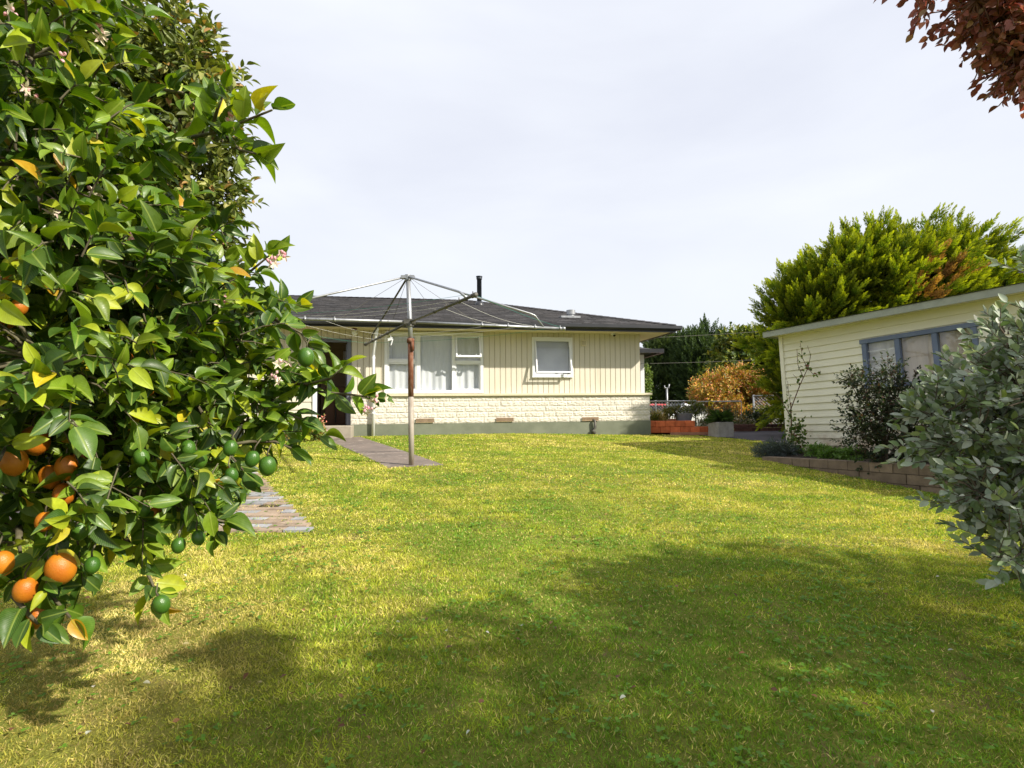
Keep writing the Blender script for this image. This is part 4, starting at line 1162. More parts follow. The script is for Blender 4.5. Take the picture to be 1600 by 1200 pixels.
# ================================================================== COPPER TREE (overhead, right, shades the near lawn)
m_cop = leafmat('copper_leaf', .45, .35, .28, (1.35,.85,.7), 30, .2)
def shd(gx_, gy_, t, r_):
    z = float(zg(gx_, gy_)); return (gx_+SUN.x*t, gy_+SUN.y*t, z+SUN.z*t, r_)
s_ = 1/ (1.2/ math.sqrt(1.45**2+.761**2+1.2**2))
pc = [wc(1605,0,.98,.065), wc(1565,25,.96,.042), wc(1595,65,.97,.042), wc(1525,0,.96,.040), wc(1640,75,.98,.07), wc(1460,-25,.96,.030), wc(1610,100,.96,.024), wc(1700,-60,1.0,.10), wc(1553,55,.96,.02)]
pc += [shd(-.8,.9,6.0,.45), shd(-.75,1.65,6.0,.30), shd(-.95,1.85,6.0,.20), shd(-.25,1.7,6.0,.42), shd(-.55,1.4,6.0,.32), shd(.35,2.0,5.9,.55), shd(0,1.0,6.1,.7), shd(.9,1.2,6.0,.7), shd(1.1,2.5,5.6,.6), shd(1.6,3.2,5.2,.45), shd(2.2,3.0,5.2,.5), shd(2.0,2.0,5.6,.7), shd(2.9,2.6,5.4,.7), shd(3.4,1.9,5.4,.7), shd(1.9,.8,6.0,.8), shd(-.8,.3,6.2,.6), shd(3.0,3.1,5.0,.4), shd(3.8,3.0,5.2,.5)]
copb = Vector((5.4, .4, float(zg(5,.4))))
cop = tree('copper_leaf_tree', 'copper leaved tree whose branches hang into the top right corner', 'tree', pc[9:], copb, 2300, 8, .2, .062, .62, T_MED,
     [(.10,.030,.022),(.075,.028,.02),(.15,.05,.03),(.12,.07,.03)], [4,4,2,1], 44, .15, .1, None, 1, mat=m_cop, shell=.42, twigs=True, r1=.01)

P, D, N, B, E_ = crown(pc[:9], 700, 7, .05, 46, -.1, .45, None, 1, 1.0)
n_ = len(P); leaves('hanging_foliage', m_cop, cop, P-np.array(copb), D, N, rng.uniform(.013,.023,n_), .66, T_MED, pick([(.30,.105,.08),(.22,.09,.07),(.38,.17,.11),(.27,.18,.08)], [4,4,2,1], n_))
mb = MB()
for i in range(len(B)):
    k = min(range(9), key=lambda q: (Vector(pc[q][:3])-Vector(B[i])).length); a = Vector(pc[k][:3])-copb; mb.tube([a, Vector(B[i])-copb, Vector(E_[i])-copb], [.0022,.0016,.001], 4, False)
pa_ = [Vector((0,0,2.2)), Vector((-1.1,-.1,2.75)), Vector((-2.3,.35,2.55)), Vector((-3.3,.30,2.45)), Vector(pc[7][:3])-Vector(copb), Vector(pc[0][:3])-Vector(copb)]
mb.tube(pa_, [.045,.03,.02,.013,.007,.004], 7)
BP = []
for k_ in range(420):
    t_ = rnd.uniform(.8, 4.2); i_ = int(t_); q_ = pa_[i_].lerp(pa_[i_+1], t_-i_); BP.append(tuple(q_ + Vector((rnd.gauss(0,.09), rnd.gauss(0,.09)-.05, rnd.gauss(.05,.10)))))
leaves('branch_leaves', m_cop, cop, BP, rng.normal(size=(420,3))+[0,0,-.3], rng.normal(size=(420,3))*.5+[0,0,1], rng.uniform(.03,.055,420), .64, T_MED, pick([(.20,.075,.055),(.15,.065,.05)], [1,1], 420))
for q in range(1, 9): mb.tube([Vector(pc[0][:3])-Vector(copb), Vector(pc[q][:3])-Vector(copb)], [.004,.002], 5)
mb.build('hanging_twigs', m_twigred, cop, True)

# ================================================================== CYPRESS behind the garage
def tmpl_spray(n=46, seed=2):
    r = np.random.default_rng(seed); v = []; f = []
    for k in range(n):
        t = (k+.5)/n; y = t*.82; rad = .24*(1-t)**.75*(.25+t)**.25
        a = r.uniform(0, 6.28); dx, dz = math.cos(a), math.sin(a)
        L = .20*(1.1-.5*t); b0 = len(v)
        base = np.array([dx*rad*.15, y, dz*rad*.15]); tip = np.array([dx*rad, y+L, dz*rad])
        s_ = np.cross(tip-base, r.normal(size=3)); s_ = s_/np.linalg.norm(s_)*.026*(1.3-t*.6); md = (base+tip)/2
        v += [base, md+s_, tip, md-s_]; f += [(b0, b0+1, b0+2), (b0, b0+2, b0+3)]
    return np.array(v), f
T_SPRAY = tmpl_spray()
m_cyp = leafmat('cypress_foliage', .6, .25, .28, (1.5,1.5,.3), 3, .2)
def cyp(name, label, cat, clusters, base, nsp, L, cols, wts, tips, seed, up=.7, side=(0,0,0), brown=None, group=None, gap=-.5, trunk_r=.3, tuft=0):
    base = Vector(base); e = empty(name, base); tag(e, label, cat, group)
    r = np.random.default_rng(seed); cs = np.array([c[:3] for c in clusters]); rs = np.array([c[3] for c in clusters], float)
    wv_ = rs.prod(1)**(2/3); wv_ /= wv_.sum(); k = r.choice(len(cs), nsp, p=wv_)
    d = unit(r.normal(size=(nsp,3))); P = cs[k] + d*rs[k]*(r.uniform(.55,1,nsp)**.5)[:,None]
    kk = noise3(P, .8, seed) > gap; P = P[kk]; d = d[kk]; n_ = len(P)
    lift = .18*noise3(P, 1.3, seed+9)
    P = P + d*lift[:,None]
    D = unit(d*.9 + np.array([0,0,up]) + np.array(side) + r.normal(size=(n_,3))*.28)
    sh = np.ones((n_,1)); Lm = np.ones(n_)
    if tuft:                      # every spray becomes a plume of smaller sprays around one branch tip
        tl_ = r.uniform(.5,1.25,n_)
        u_ = r.uniform(0,1,(n_,tuft)); rad_ = .19*(1-u_)*L*1.5*tl_[:,None]
        off = r.normal(size=(n_,tuft,3))*.6
        P = (P[:,None,:] + D[:,None,:]*(u_*1.3*tl_[:,None]*L)[:,:,None] + off*rad_[:,:,None]).reshape(-1,3)
        D = unit(D[:,None,:] + off*(.40*(1-u_*.5))[:,:,None]).reshape(-1,3)
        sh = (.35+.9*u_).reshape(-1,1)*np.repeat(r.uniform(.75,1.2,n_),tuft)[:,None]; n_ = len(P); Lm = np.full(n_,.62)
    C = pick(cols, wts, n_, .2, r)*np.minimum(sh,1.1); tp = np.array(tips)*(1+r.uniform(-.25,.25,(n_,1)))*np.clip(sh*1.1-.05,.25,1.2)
    C2 = tp*np.ones((n_,3))
    if brown is not None:
        for bp, br in brown:
            bb = np.linalg.norm(P-np.array(bp), axis=1) < br*r.uniform(.6,1.1,n_)
            C[bb] = (.26,.13,.045); C2[bb] = (.55,.32,.11)
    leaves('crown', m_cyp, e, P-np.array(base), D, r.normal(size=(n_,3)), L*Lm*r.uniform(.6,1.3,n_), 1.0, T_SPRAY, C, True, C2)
    mb = MB(); cm = Vector(cs.mean(0)); limbs(mb, (0,0,-.1), (cm-base)*.5, [Vector(c[:3])-base for c in clusters], trunk_r, .04, 8, .04, seed); mb.build('trunk', m_bark, e, True)
    return e
Yc = 12.2
def w4(px, py, Y, rx, rz, ry): p = W(px, py, Y); return (p.x, p.y, p.z, (rx/F*Y, ry, rz/F*Y))
cyc = [w4(1315,450,Yc,46,36,1.1), w4(1385,428,Yc,50,34,1.2), w4(1445,430,Yc,46,36,1.2), w4(1490,448,Yc,30,34,1.0), w4(1265,500,Yc,36,44,1.1), w4(1365,485,Yc,95,66,1.7), w4(1455,482,Yc,62,58,1.5), w4(1250,545,Yc,24,42,.9), w4(1340,590,Yc,95,85,1.6), w4(1450,580,Yc,75,80,1.6), w4(1250,610,Yc,18,42,.7), w4(1508,490,Yc,20,40,1.0)]
br = [(tuple(W(1462,425,10.6)), .42), (tuple(W(1440,458,10.6)), .38), (tuple(W(1505,432,10.8)), .33)]
cyp('cypress_tree', 'big rounded golden green cypress behind the garage roof', 'tree', cyc, (W(1400,600,Yc).x, Yc, -.85), 1900, .56,
    [(.028,.10,.008),(.045,.135,.010),(.075,.17,.012)], [3,3,2], (.44,.47,.02), 61, up=.6, side=(.16,-.15,0), brown=br, gap=-.9, tuft=16)

# ================================================================== BACKGROUND TREES
gb = 'dark trees far beyond the fence'
cyp('dark_conifer', 'dark conifer beyond the fence, nearest the house corner', 'tree',
    [w4(1045,600,38,45,50,2), w4(1035,560,38,28,32,1.6), w4(1010,610,38,40,40,2), w4(1050,545,38,22,20,1.3)], (W(1040,630,38).x,38,-1.9), 2600, .95, [(.035,.062,.024),(.045,.075,.03)], [1,1], (.085,.125,.045), 71, up=.9, group=gb, gap=-.6)
cyp('dark_conifer', 'tallest dark conifer in the row beyond the fence, with a spiky top', 'tree',
    [w4(1104,560,36,34,42,1.8), w4(1104,528,36,15,16,.9), w4(1085,580,36,34,50,1.8), w4(1110,610,36,50,40,2.2), w4(1080,545,36,14,20,.9), w4(1122,540,36,13,14,.9)], (W(1100,630,36).x,36,-1.9), 3000, .9, [(.032,.064,.028),(.045,.082,.032)], [1,1], (.08,.125,.05), 72, up=.9, group=gb, gap=-.6)
tree('broadleaf_tree', 'yellowish green leafy tree beyond the fence, left of the garage roof', 'tree',
     [w4(1160,560,30,42,38,1.5), w4(1195,545,30,30,28,1.3), w4(1190,590,30,45,32,1.6), w4(1230,560,30,42,34,1.5), w4(1140,590,30,30,28,1.2), w4(1240,600,30,36,28,1.4), w4(1175,540,30,26,22,1.1), w4(1150,540,30,24,20,1.0), w4(1185,565,30,30,30,1.3)],
     (W(1190,640,30).x,30,-1.9), 2600, 9, .5, .30, .5, T_SMALL, [(.09,.13,.025),(.15,.19,.03),(.30,.29,.04),(.04,.07,.02)], [3,3,2,2], 73, .25, .2, -.6, .8)
tree('autumn_shrub', 'orange and yellow autumn shrub behind the chain link fence', 'shrub',
     [w4(1115,615,18.5,34,24,.9), w4(1150,605,18.5,32,26,.9), w4(1175,620,18.5,32,30,.9), w4(1205,630,18.5,24,28,.8), w4(1140,640,18.5,30,22,.8), w4(1175,650,18.5,36,20,.9), w4(1150,592,18.5,14,10,.4), w4(1215,655,18.5,18,14,.5)],
     (W(1160,665,18.5).x,18.5,-.85), 4200, 9, .34, .10, .42, T_SMALL, [(.52,.22,.06),(.50,.34,.05),(.27,.23,.04),(.55,.20,.10),(.16,.16,.03)], [3,3.5,3,1.5,2], 74, .08, .9, -.05, 1.6)
tree('round_shrub', 'small dark green shrub below the neighbour roof gable', 'shrub', [w4(1215,612,21,24,16,.8), w4(1232,606,21,18,18,.7)], (W(1215,640,21).x,21,-.85), 600, 8, .3, .14, .5, T_SMALL, [(.04,.07,.02),(.06,.10,.03)], [1,1], 75, .06)
# clipped column behind the house corner
mbx = tree('columnar_hedge', 'clipped lime green column shrub just behind the house corner', 'shrub',
     [w4(1003,590,19,13,20,.35), w4(1003,610,19,13,22,.35), w4(1001,640,19,12,25,.35)], (W(1003,650,19).x,19,-.8), 900, 8, .12, .07, .6, T_SMALL, [(.16,.22,.04),(.11,.17,.03)], [1,1], 76, .05, .2, None)

# wing roof of the house next door
m_nroof = m_gutter
nb_ = W(985, 553, 17.5); nh = empty('neighbour_house', (nb_.x, nb_.y, -.8), R(4)); tag(nh, 'neighbouring house whose eave shows past the cream house corner', 'house')
q = lambda px, py, Y=17.5: W(px, py, Y) - Vector((nb_.x, nb_.y, -.8))
mb = MB(); xr = q(1026,550).x; zr = q(1026,549).z
mb.add([(-6,-.5,zr),(xr,-.5,zr),(xr,6,zr),(-6,6,zr),(-6,2.7,zr+.9),(xr-3.2,2.7,zr+.9)], [(0,1,5,4),(1,2,5),(2,3,4,5),(0,3,2,1)]); mb.build('roof', m_roof, nh)
mb = MB(); mb.box(-6, xr+.05, -.62, -.505, zr-.10, zr+.03); mb.box(xr+.002, xr+.1, -.5, 6, zr-.10, zr+.03); mb.build('gutter', m_gutter, nh)
mb = MB(); xc = q(1004,580).x; mb.box(-5.5, xc-.6, .1, 5.5, 0, zr-.01); mb.build('wall', m_tanwall, nh)
mb = MB(); mb.bbox(xc-.07, xc+.07, .0, .14, 0, zr-.11); mb.build('porch_post', m_white, nh)
# gable at right
nb2 = W(1225, 600, 26); n2 = empty('neighbour_cottage', (nb2.x, nb2.y, -.8)); tag(n2, 'brown roofed cottage gable showing beside the garage corner', 'house')
zt_ = W(1236,580,26).z+.8; ze = W(1204,598,26).z+.8; xl = W(1204,598,26).x-nb2.x; xa = W(1240,580,26).x-nb2.x
mb = MB(); mb.add([(xl+.3,0,0),(2*xa-xl-.3,0,0),(2*xa-xl-.3,0,ze),(xa,0,zt_),(xl+.3,0,ze),(xl+.3,6,0),(2*xa-xl-.3,6,0),(2*xa-xl-.3,6,ze),(xa,6,zt_),(xl+.3,6,ze)], [(0,1,2,3,4),(0,4,9,5),(1,6,7,2),(5,9,8,7,6)]); mb.build('wall', M('brown_gable', (.20,.14,.11), (.16,.11,.09), 4, .9), n2)
mb = MB(); mb.add([(xl,-.3,ze-.1),(xa,-.3,zt_+.1),(xa,6.3,zt_+.1),(xl,6.3,ze-.1),(xl,-.3,ze+.0),(xa,-.3,zt_+.2),(xa,6.3,zt_+.2),(xl,6.3,ze+.0)], [(0,3,2,1),(4,5,6,7),(0,1,5,4),(0,4,7,3)])
mb.add([(2*xa-xl,-.3,ze-.1),(xa,-.3,zt_+.1),(xa,6.3,zt_+.1),(2*xa-xl,6.3,ze-.1),(2*xa-xl,-.3,ze),(xa,-.3,zt_+.201),(xa,6.3,zt_+.201),(2*xa-xl,6.3,ze)], [(0,1,2,3),(4,7,6,5),(0,4,5,1)]); mb.build('roof', m_gutter, n2)

# ================================================================== TERRACOTTA BED, PLANTERS
YT = 13.15
def T(px, py, Y=YT): return W(px, py, Y)
t0 = T(1016, 678); mb = MB(); tints = []
x0 = T(1016,670).x; x1 = T(1110,670).x; x1t = T(1090,660).x
ztt = T(1050,657.5).z; zmid = T(1050,667).z; zbt = zmid - (ztt-zmid)
def tbl(a, b_, z0, z1, y):
    n0 = len(mb.v); mb.bbox(a+.004, b_-.004, y, y+.16, z0+.004, z1-.003, .008); tints.extend([np.array((.66,.17,.065))*rnd.uniform(.75,1.15)]*(len(mb.v)-n0))
L = (x1-x0)/6
for k in range(6): tbl(x0+k*L, x0+(k+1)*L, zbt, zmid, YT)
for k in range(5):
    a = x0+(k-.5)*L; b_ = a+L; a = max(a, x0); b_ = min(b_, x1t)
    if b_ > a+.03: tbl(a, b_, zmid, ztt, YT)
n0 = len(mb.v); mb.box(x0+.5, x1, YT-.06, YT-.001, zbt-.05, zbt+.015); tints.extend([np.array((.42,.22,.14))]*(len(mb.v)-n0))
n0 = len(mb.v); mb.box(x0, x0+.16, YT+.161, YT+1.7, zbt, ztt-.004); mb.box(x0, x1t, YT+1.701, YT+1.86, zbt, ztt-.004); tints.extend([np.array((.44,.12,.05))]*(len(mb.v)-n0))
tw_ = mb.build('terracotta_wall', m_terra, None, tint=np.array(tints)); tag(tw_, 'low wall of orange terracotta blocks at the house corner', 'garden wall')
mb = MB(); mb.box(x0+.165, x1t-.02, YT+.17, YT+1.69, zbt-.05, ztt-.05); so_ = mb.build('planting_soil', m_soil); tag(so_, kind='structure')
# zinc planter
pz = W(1068.5, 658, YT+.55); pz.z = ztt - .05
pl = empty('oval_planter', pz); tag(pl, 'grey metal planter on the terracotta bed holding low bushy plants', 'planter')
hgt = W(1068, 645.5, pz.y).z - pz.z; w1 = 13/F*pz.y; w0 = 10.5/F*pz.y; mb = MB()
vs = []
for (hw_, dz_) in ((w0, 0), (w1, hgt-.03), (w1+.02, hgt-.03), (w1+.02, hgt), (w1-.02, hgt), (w1-.03, hgt-.05)):
    for k in range(20):
        a = 2*math.pi*k/20; vs.append((math.copysign(abs(math.cos(a))**.6, math.cos(a))*hw_, math.copysign(abs(math.sin(a))**.6, math.sin(a))*hw_*.7, dz_))
fs = [(l*20+k, l*20+(k+1) % 20, (l+1)*20+(k+1) % 20, (l+1)*20+k) for l in range(5) for k in range(20)] + [tuple(range(19,-1,-1)), tuple(range(100,120))]
mb.add(vs, fs); mb.build('pot', m_zincpl, pl)
def rosette(name, parent, c, n_, L, wd_, cols, wts, seed, up=.6, T_=T_MED, spreadr=.05, mat=None):
    r = np.random.default_rng(seed); a = r.uniform(0, 6.28, n_)
    D = np.stack([np.cos(a), np.sin(a), r.uniform(0, up*2, n_)], -1)
    P = np.array(c) + np.stack([np.cos(a)*r.uniform(0,spreadr,n_), np.sin(a)*r.uniform(0,spreadr,n_), r.uniform(0,.03,n_)], -1)
    return leaves(name, mat or m_leaf, parent, P, D, np.tile([0,0,1.0],(n_,1))+r.normal(size=(n_,3))*.2, L*r.uniform(.7,1.2,n_), wd_, T_, pick(cols, wts, n_, .2, r))
def bushlet(name, label, cat, c, rad, n_, L, wd_, cols, wts, seed, T_=T_SMALL, parent=None, group=None, up=.4, r0=.012, shell=.5):
    """small plant standing on a base point, with a stem"""
    c = Vector(c); 
    cl_ = [(c.x, c.y, c.z+rad[2]*1.0, rad), (c.x-rad[0]*.3, c.y, c.z+rad[2]*.7, tuple(q_*.7 for q_ in rad)), (c.x+rad[0]*.35, c.y, c.z+rad[2]*.8, tuple(q_*.65 for q_ in rad))]
    return tree(name, label, cat, cl_, c, n_, 7, L*1.6, L, wd_, T_, cols, wts, seed, r0, up, None, 1, group, shell=shell, r1=.003, twigs=True)
bushlet('planter_bush', 'olive green bushy plant in the left half of the metal planter', 'plant', pz+Vector((-.24,0,hgt-.05)), (.30,.2,.12), 160, .06, .45, [(.12,.14,.02),(.20,.17,.03),(.08,.11,.02)], [1,1,1], 81)
bushlet('planter_bush', 'taller green bushy plant in the right half of the metal planter', 'plant', pz+Vector((.30,0,hgt-.05)), (.24,.2,.17), 160, .06, .45, [(.10,.14,.02),(.16,.17,.03),(.08,.11,.02)], [1,1,1], 82)
# square concrete planter
pc0 = W(1126.5, 681, 12.7); pc0.z = float(zg(pc0.x, pc0.y))
sp_ = empty('square_planter', pc0, R(12)); tag(sp_, 'square grey concrete planter standing at the edge of the driveway', 'planter')
hh_ = W(1126, 659, 12.7).z - pc0.z; ww = 13.5/F*12.7; mb = MB()
mb.bbox(-ww, ww, -ww, -ww+.05, 0, hh_, .01); mb.bbox(-ww, ww, ww-.05, ww, 0, hh_, .01); mb.bbox(-ww, -ww+.05, -ww+.051, ww-.051, 0, hh_-.002, .01); mb.bbox(ww-.05, ww, -ww+.051, ww-.051, 0, hh_-.002, .01); mb.box(-ww+.05, ww-.05, -ww+.05, ww-.05, .02, hh_-.06)
mb.build('pot', m_planter, sp_)
cyc_ = empty('cycad', pc0+Vector((.0,0,hh_-.06))); tag(cyc_, 'dark green cycad like fronds growing in the square planter', 'plant')
rosette('fronds', cyc_, (0,0,.05), 150, .36, .08, [(.05,.10,.025),(.08,.14,.035)], [1,1], 83, .9)
mb = MB(); mb.lathe((0,0,0), [(.06,0),(.06,.05),(.03,.08)], 8); mb.build('stem', m_bark, cyc_)
# small plants behind the terracotta wall
rs_ = [('ornamental_grass', 'pale straw coloured ornamental grass behind the terracotta wall', 'grass clump', 1033, 656, YT+.7, (.62,.50,.24), .38, 200, .05, T_BLADE),
       ('grassy_plant', 'yellow green strappy plant against the house corner', 'plant', 1019, 657, YT+.6, (.22,.22,.05), .34, 120, .09, T_BLADE)]
for nm, lb, ct_, px, py, Y, col_, L, k, wd_, TT in rs_:
    b0 = W(px, py, Y); b0.z = ztt-.05; e = empty(nm, b0); tag(e, lb, ct_)
    rosette('leaves', e, (0,0,0), k, L, wd_, [col_, tuple(q_*.7 for q_ in col_)], [2,1], 90, 1.6, TT, .14)
# flowering weeds by the gate and beneath the autumn shrub
gfl = 'pale flowering plants along the fence'
for i, (px, py, Y, lb) in enumerate(((1112,662,15.2,'pale flowering plant behind the square planter, left of it'), (1150,665,15.0,'low flowering plant just right of the square planter'), (1165,666,14.9,'white flecked plant below the right gate post'), (1140,655,15.6,'dry pinkish flowering plant behind the cycad'), (1098,660,15.4,'grassy tuft with pale seed heads below the gate corner'))):
    b0 = W(px, py, Y); b0.z = float(zg(b0.x, b0.y))
    hgt_ = max(.12, (W(px, 634 if i in (0,3) else 650, Y).z - b0.z)*.5)
    bushlet('flowering_plant', lb, 'plant', b0, (.24,.2,hgt_), 150, .05, .35, [(.10,.12,.03),(.55,.45,.38),(.20,.16,.07),(.6,.6,.55)], [4,1.2,2,.5], 100+i, group=gfl)
bushlet('dark_shrub', 'dark green low shrub at the foot of the autumn shrub', 'shrub', W(1182,663,15.5), (.35,.3,.22), 240, .07, .5, [(.03,.055,.015),(.05,.08,.02)], [1,1], 110)
bushlet('yellow_shrub', 'yellow green shrub behind the wire fence near the garage', 'shrub', W(1213,665,16.6), (.45,.4,.32), 320, .08, .4, [(.24,.22,.05),(.14,.16,.03)], [1,1], 111)
# low brick kerb wall
mb = MB(); tints = []
ka = W(1142, 668, 14.4); kb = W(1250, 668, 14.6); kd = kb-ka; kd.z = 0; Lk = kd.length; kd.normalize()
zkt = W(1190,662.5,14.5).z
for lv in range(2):
    for k in range(int(Lk/.24)):
        c = ka + kd*(k*.24+.12*(lv % 2)+.12); c.z = zkt-.05-.1*lv; n0 = len(mb.v)
        mb.obox(c, kd, Vector((-kd.y,kd.x,0)), (0,0,1), .115, .055, .046); tints += [np.array((.15,.075,.06))*rnd.uniform(.6,1.2)]*(len(mb.v)-n0)
kw = mb.build('brick_kerb', m_terra, None, tint=np.array(tints)); tag(kw, 'low dark brown brick edging along the far side of the driveway', 'garden wall')

# ================================================================== CHAIN LINK FENCE, GATE
def chain(mb, a, b_, z0, z1, pitch=.07, r_=.0042):
    a = Vector(a); b_ = Vector(b_); d = b_-a; d.z = 0; L = d.length; d.normalize(); H = z1-z0
    k = -H
    while k < L:
        for sgn in (1, -1):
            # diagonal from (k,0) to (k+H,H)
            s0, s1 = max(k, 0), min(k+H, L)
            if s1 <= s0: continue
            u0, u1 = s0-k, s1-k
            if sgn < 0: u0, u1 = H-u0, H-u1
            p = a + d*s0; q_ = a + d*s1
            mb.tube([(p.x, p.y+.002*sgn, z0+u0), (q_.x, q_.y+.002*sgn, z0+u1)], r_, 3, False)
        k += pitch*1.4
def fence(label, pxs, ytops, Y0, Y1, zb, rail=True):
    A0 = W(pxs[0], ytops[0], Y0); B0 = W(pxs[-1], ytops[-1], Y1)
    e = empty('chain_link_fence', (A0.x, A0.y, zb)); tag(e, label, 'fence')
    o = Vector((A0.x, A0.y, zb)); zt__ = (A0.z+B0.z)/2
    mb = MB(); chain(mb, A0-o, B0-o, 0.02, zt__-zb-.01); mb.build('wire_mesh', m_chain, e)
    mb = MB(); mb.tube([Vector((A0.x,A0.y,zt__))-o, Vector((B0.x,B0.y,zt__))-o], .02, 6); mb.build('top_rail', m_chain, e, True)
    for px in pxs:
        t = (px-pxs[0])/(pxs[-1]-pxs[0]); p = A0.lerp(B0, t)
        mb = MB(); mb.tube([Vector((p.x,p.y+.03,zb-.1))-o, Vector((p.x,p.y+.03,zt__+.03))-o], .03, 8); mb.build('post', m_chain, e, True)
fence('chain link fence running behind the terracotta bed to the gate', [1012,1025,1069,1087], [628.5,628,626,625], 16.4, 16.0, -.85)
fence('chain link fence right of the autumn shrub, ending at the garage', [1178,1228,1250], [618,618,618], 16.4, 16.0, -.85)
ga = W(1090, 627.5, 16.0); gbp = W(1158, 625, 15.3); zgb = W(1120, 661, 15.7).z
gt = empty('metal_gate', (ga.x, ga.y, zgb)); tag(gt, 'pipe framed wire driveway gate carrying a small yellow sign', 'gate')
o = Vector((ga.x, ga.y, zgb)); A1 = ga-o; B1 = gbp-o; B1.z = A1.z
mb = MB(); mb.tube([(0,0,0), A1, B1, Vector((B1.x,B1.y,0)), (0,0,0)], .02, 8); mb.build('gate_frame', m_chain, gt, True)
mb = MB()
for k in range(1, 22):
    t = k/22; p = A1.lerp(B1, t); mb.tube([(p.x,p.y,0), p], .006, 4)
for k in range(1, 6):
    mb.tube([(0,0,A1.z*k/6), Vector((B1.x,B1.y,A1.z*k/6))], .0035, 4)
mb.build('wire_infill', m_galvdark, gt)
sg = W(1110.5, 630.5, 15.75); es = empty('warning_sign', sg); tag(es, 'small square yellow sign fixed to the driveway gate', 'sign')
mb = MB(); hs = .075; mb.bbox(-hs, hs, -.012, -.004, -hs, hs, .004); mb.build('sign_plate', m_yellow, es)
mb = MB(); mb.box(-.035,.04,-.016,-.0125,.04,.06); mb.add([(-.03,-.015,-.03),(.025,-.015,-.035),(.03,-.015,.0),(-.005,-.015,.02),(-.035,-.015,.0)], [(0,1,2,3,4)]); mb.build('sign_symbol', m_black, es)
# slim forked post
pp = W(1042.5, 640, 20); ep = empty('forked_post', (pp.x, pp.y, -.7)); tag(ep, 'slim grey post with a forked head standing behind the fence', 'post')
zp_ = W(1042,607,20).z+.7; mb = MB(); mb.tube([(0,0,0),(0,0,zp_)], .04, 8); mb.build('post', m_galv, ep, True)
mb = MB(); mb.tube([(-.09,0,zp_+.12),(-.08,0,zp_+.02),(.08,0,zp_+.02),(.1,0,zp_+.17)], .025, 6); mb.build('fork', m_galv, ep, True)
# power lines
gp = 'overhead service lines'
for lb, a, b_ in (('upper overhead wire crossing the sky above the dark conifers', (960,530,17), (1260,512,21)), ('lower overhead wire crossing in front of the dark conifers', (990,568.5,17), (1260,557,22))):
    A_ = W(*a); B__ = W(*b_); mb = MB(); mb.tube([A_.lerp(B__, k/10)-Vector((0,0,.05*math.sin(math.pi*k/10))) for k in range(11)], .0055, 5)
    o = mb.build('overhead_wire', m_galvdark, None, True); tag(o, lb, 'wire', gp)

# ================================================================== CARS beyond the fence
def carpaint(name, c): 
    m, n, b = mk(name); b.inputs['Base Color'].default_value = (*c,1); b.inputs['Roughness'].default_value = .25; b.inputs['Coat Weight'].default_value = .6; return m
def car(px, Y, rz, paint, label, sc_=1.0):
    p = W(px, 640, Y); z0 = float(zg(p.x, p.y)); e = empty('parked_car', (p.x, p.y, z0), rz); tag(e, label, 'car', 'cars parked beyond the fence')
    prof = [(-2.1,.35),(-2.15,.7),(-2.0,.95),(-1.35,1.02),(-.75,1.42),(.6,1.45),(1.15,1.0),(1.9,.88),(2.15,.65),(2.15,.35)]
    mb = MB(); n_ = len(prof)
    for s_, wy in ((-1,.82),(1,.82)): pass
    rows = []
    for yy, ins in ((-.84,.0),(-.70,.0),(.70,.0),(.84,.0)):
        k = .0 if abs(yy) < .8 else .07
        rows.append([(x_*(1-k*.1), yy*(1 if z_ < 1.1 else .85), z_-(k if z_ > .9 else 0)) for x_, z_ in prof])
    vs = [v_ for row in rows for v_ in row]
    fs = [(r_*n_+i, r_*n_+(i+1) % n_, (r_+1)*n_+(i+1) % n_, (r_+1)*n_+i) for r_ in range(3) for i in range(n_)] + [tuple(range(n_)), tuple(range(4*n_-1,3*n_-1,-1))]
    mb.add(vs, fs); mb.build('body', paint, e, False)
    for yy in (-.86,.86):
        y2 = yy*.93
        mb = MB(); mb.add([(-1.2,y2*.985,1.02),(-.78,y2*.86,1.34),(-.05,y2*.86,1.37),(-.05,y2*.985,1.02)], [(0,1,2,3)]); mb.add([(.02,y2*.985,1.02),(.02,y2*.86,1.37),(.58,y2*.86,1.36),(1.0,y2*.985,1.0)], [(0,1,2,3)])
        mb.v = [(a, b_*1.09, c_) for a, b_, c_ in mb.v]
        mb.build('side_window', m_black, e)
        for xx in (-1.35,1.35):
            mb = MB(); mb.lathe((xx,yy-.1*np.sign(yy),.32), [(.0,-.1),(.32,-.1),(.32,.1),(0,.1)], 18, (0,1,0)); wl = mb.build('wheel', m_black, e, False)
            mb = MB(); mb.lathe((xx,yy-.1*np.sign(yy),.32), [(0,-.11),(.2,-.11),(.2,.11),(0,.11)], 14, (0,1,0)); mb.build('rim', m_galv, wl)
    mb = MB(); mb.add([(.66,-.6,1.43),(1.14,-.66,1.04),(1.14,.66,1.04),(.66,.6,1.43)], [(0,1,2,3)]); mb.v = [(a+.03,b_,c_+.02) for a,b_,c_ in mb.v]; mb.build('windscreen', m_black, e)
    for yy in (-.6,.6):
        mb = MB(); mb.bbox(2.10,2.17,yy-.14,yy+.14,.62,.74,.02); mb.build('headlight', m_white, e)
car(1078, 23, R(190), carpaint('white_car_paint', (.78,.79,.80)), 'white car parked beyond the fence, partly behind the metal planter')
car(1030, 26, R(175), carpaint('red_car_paint', (.42,.03,.025)), 'red car parked beyond the fence near the house corner')

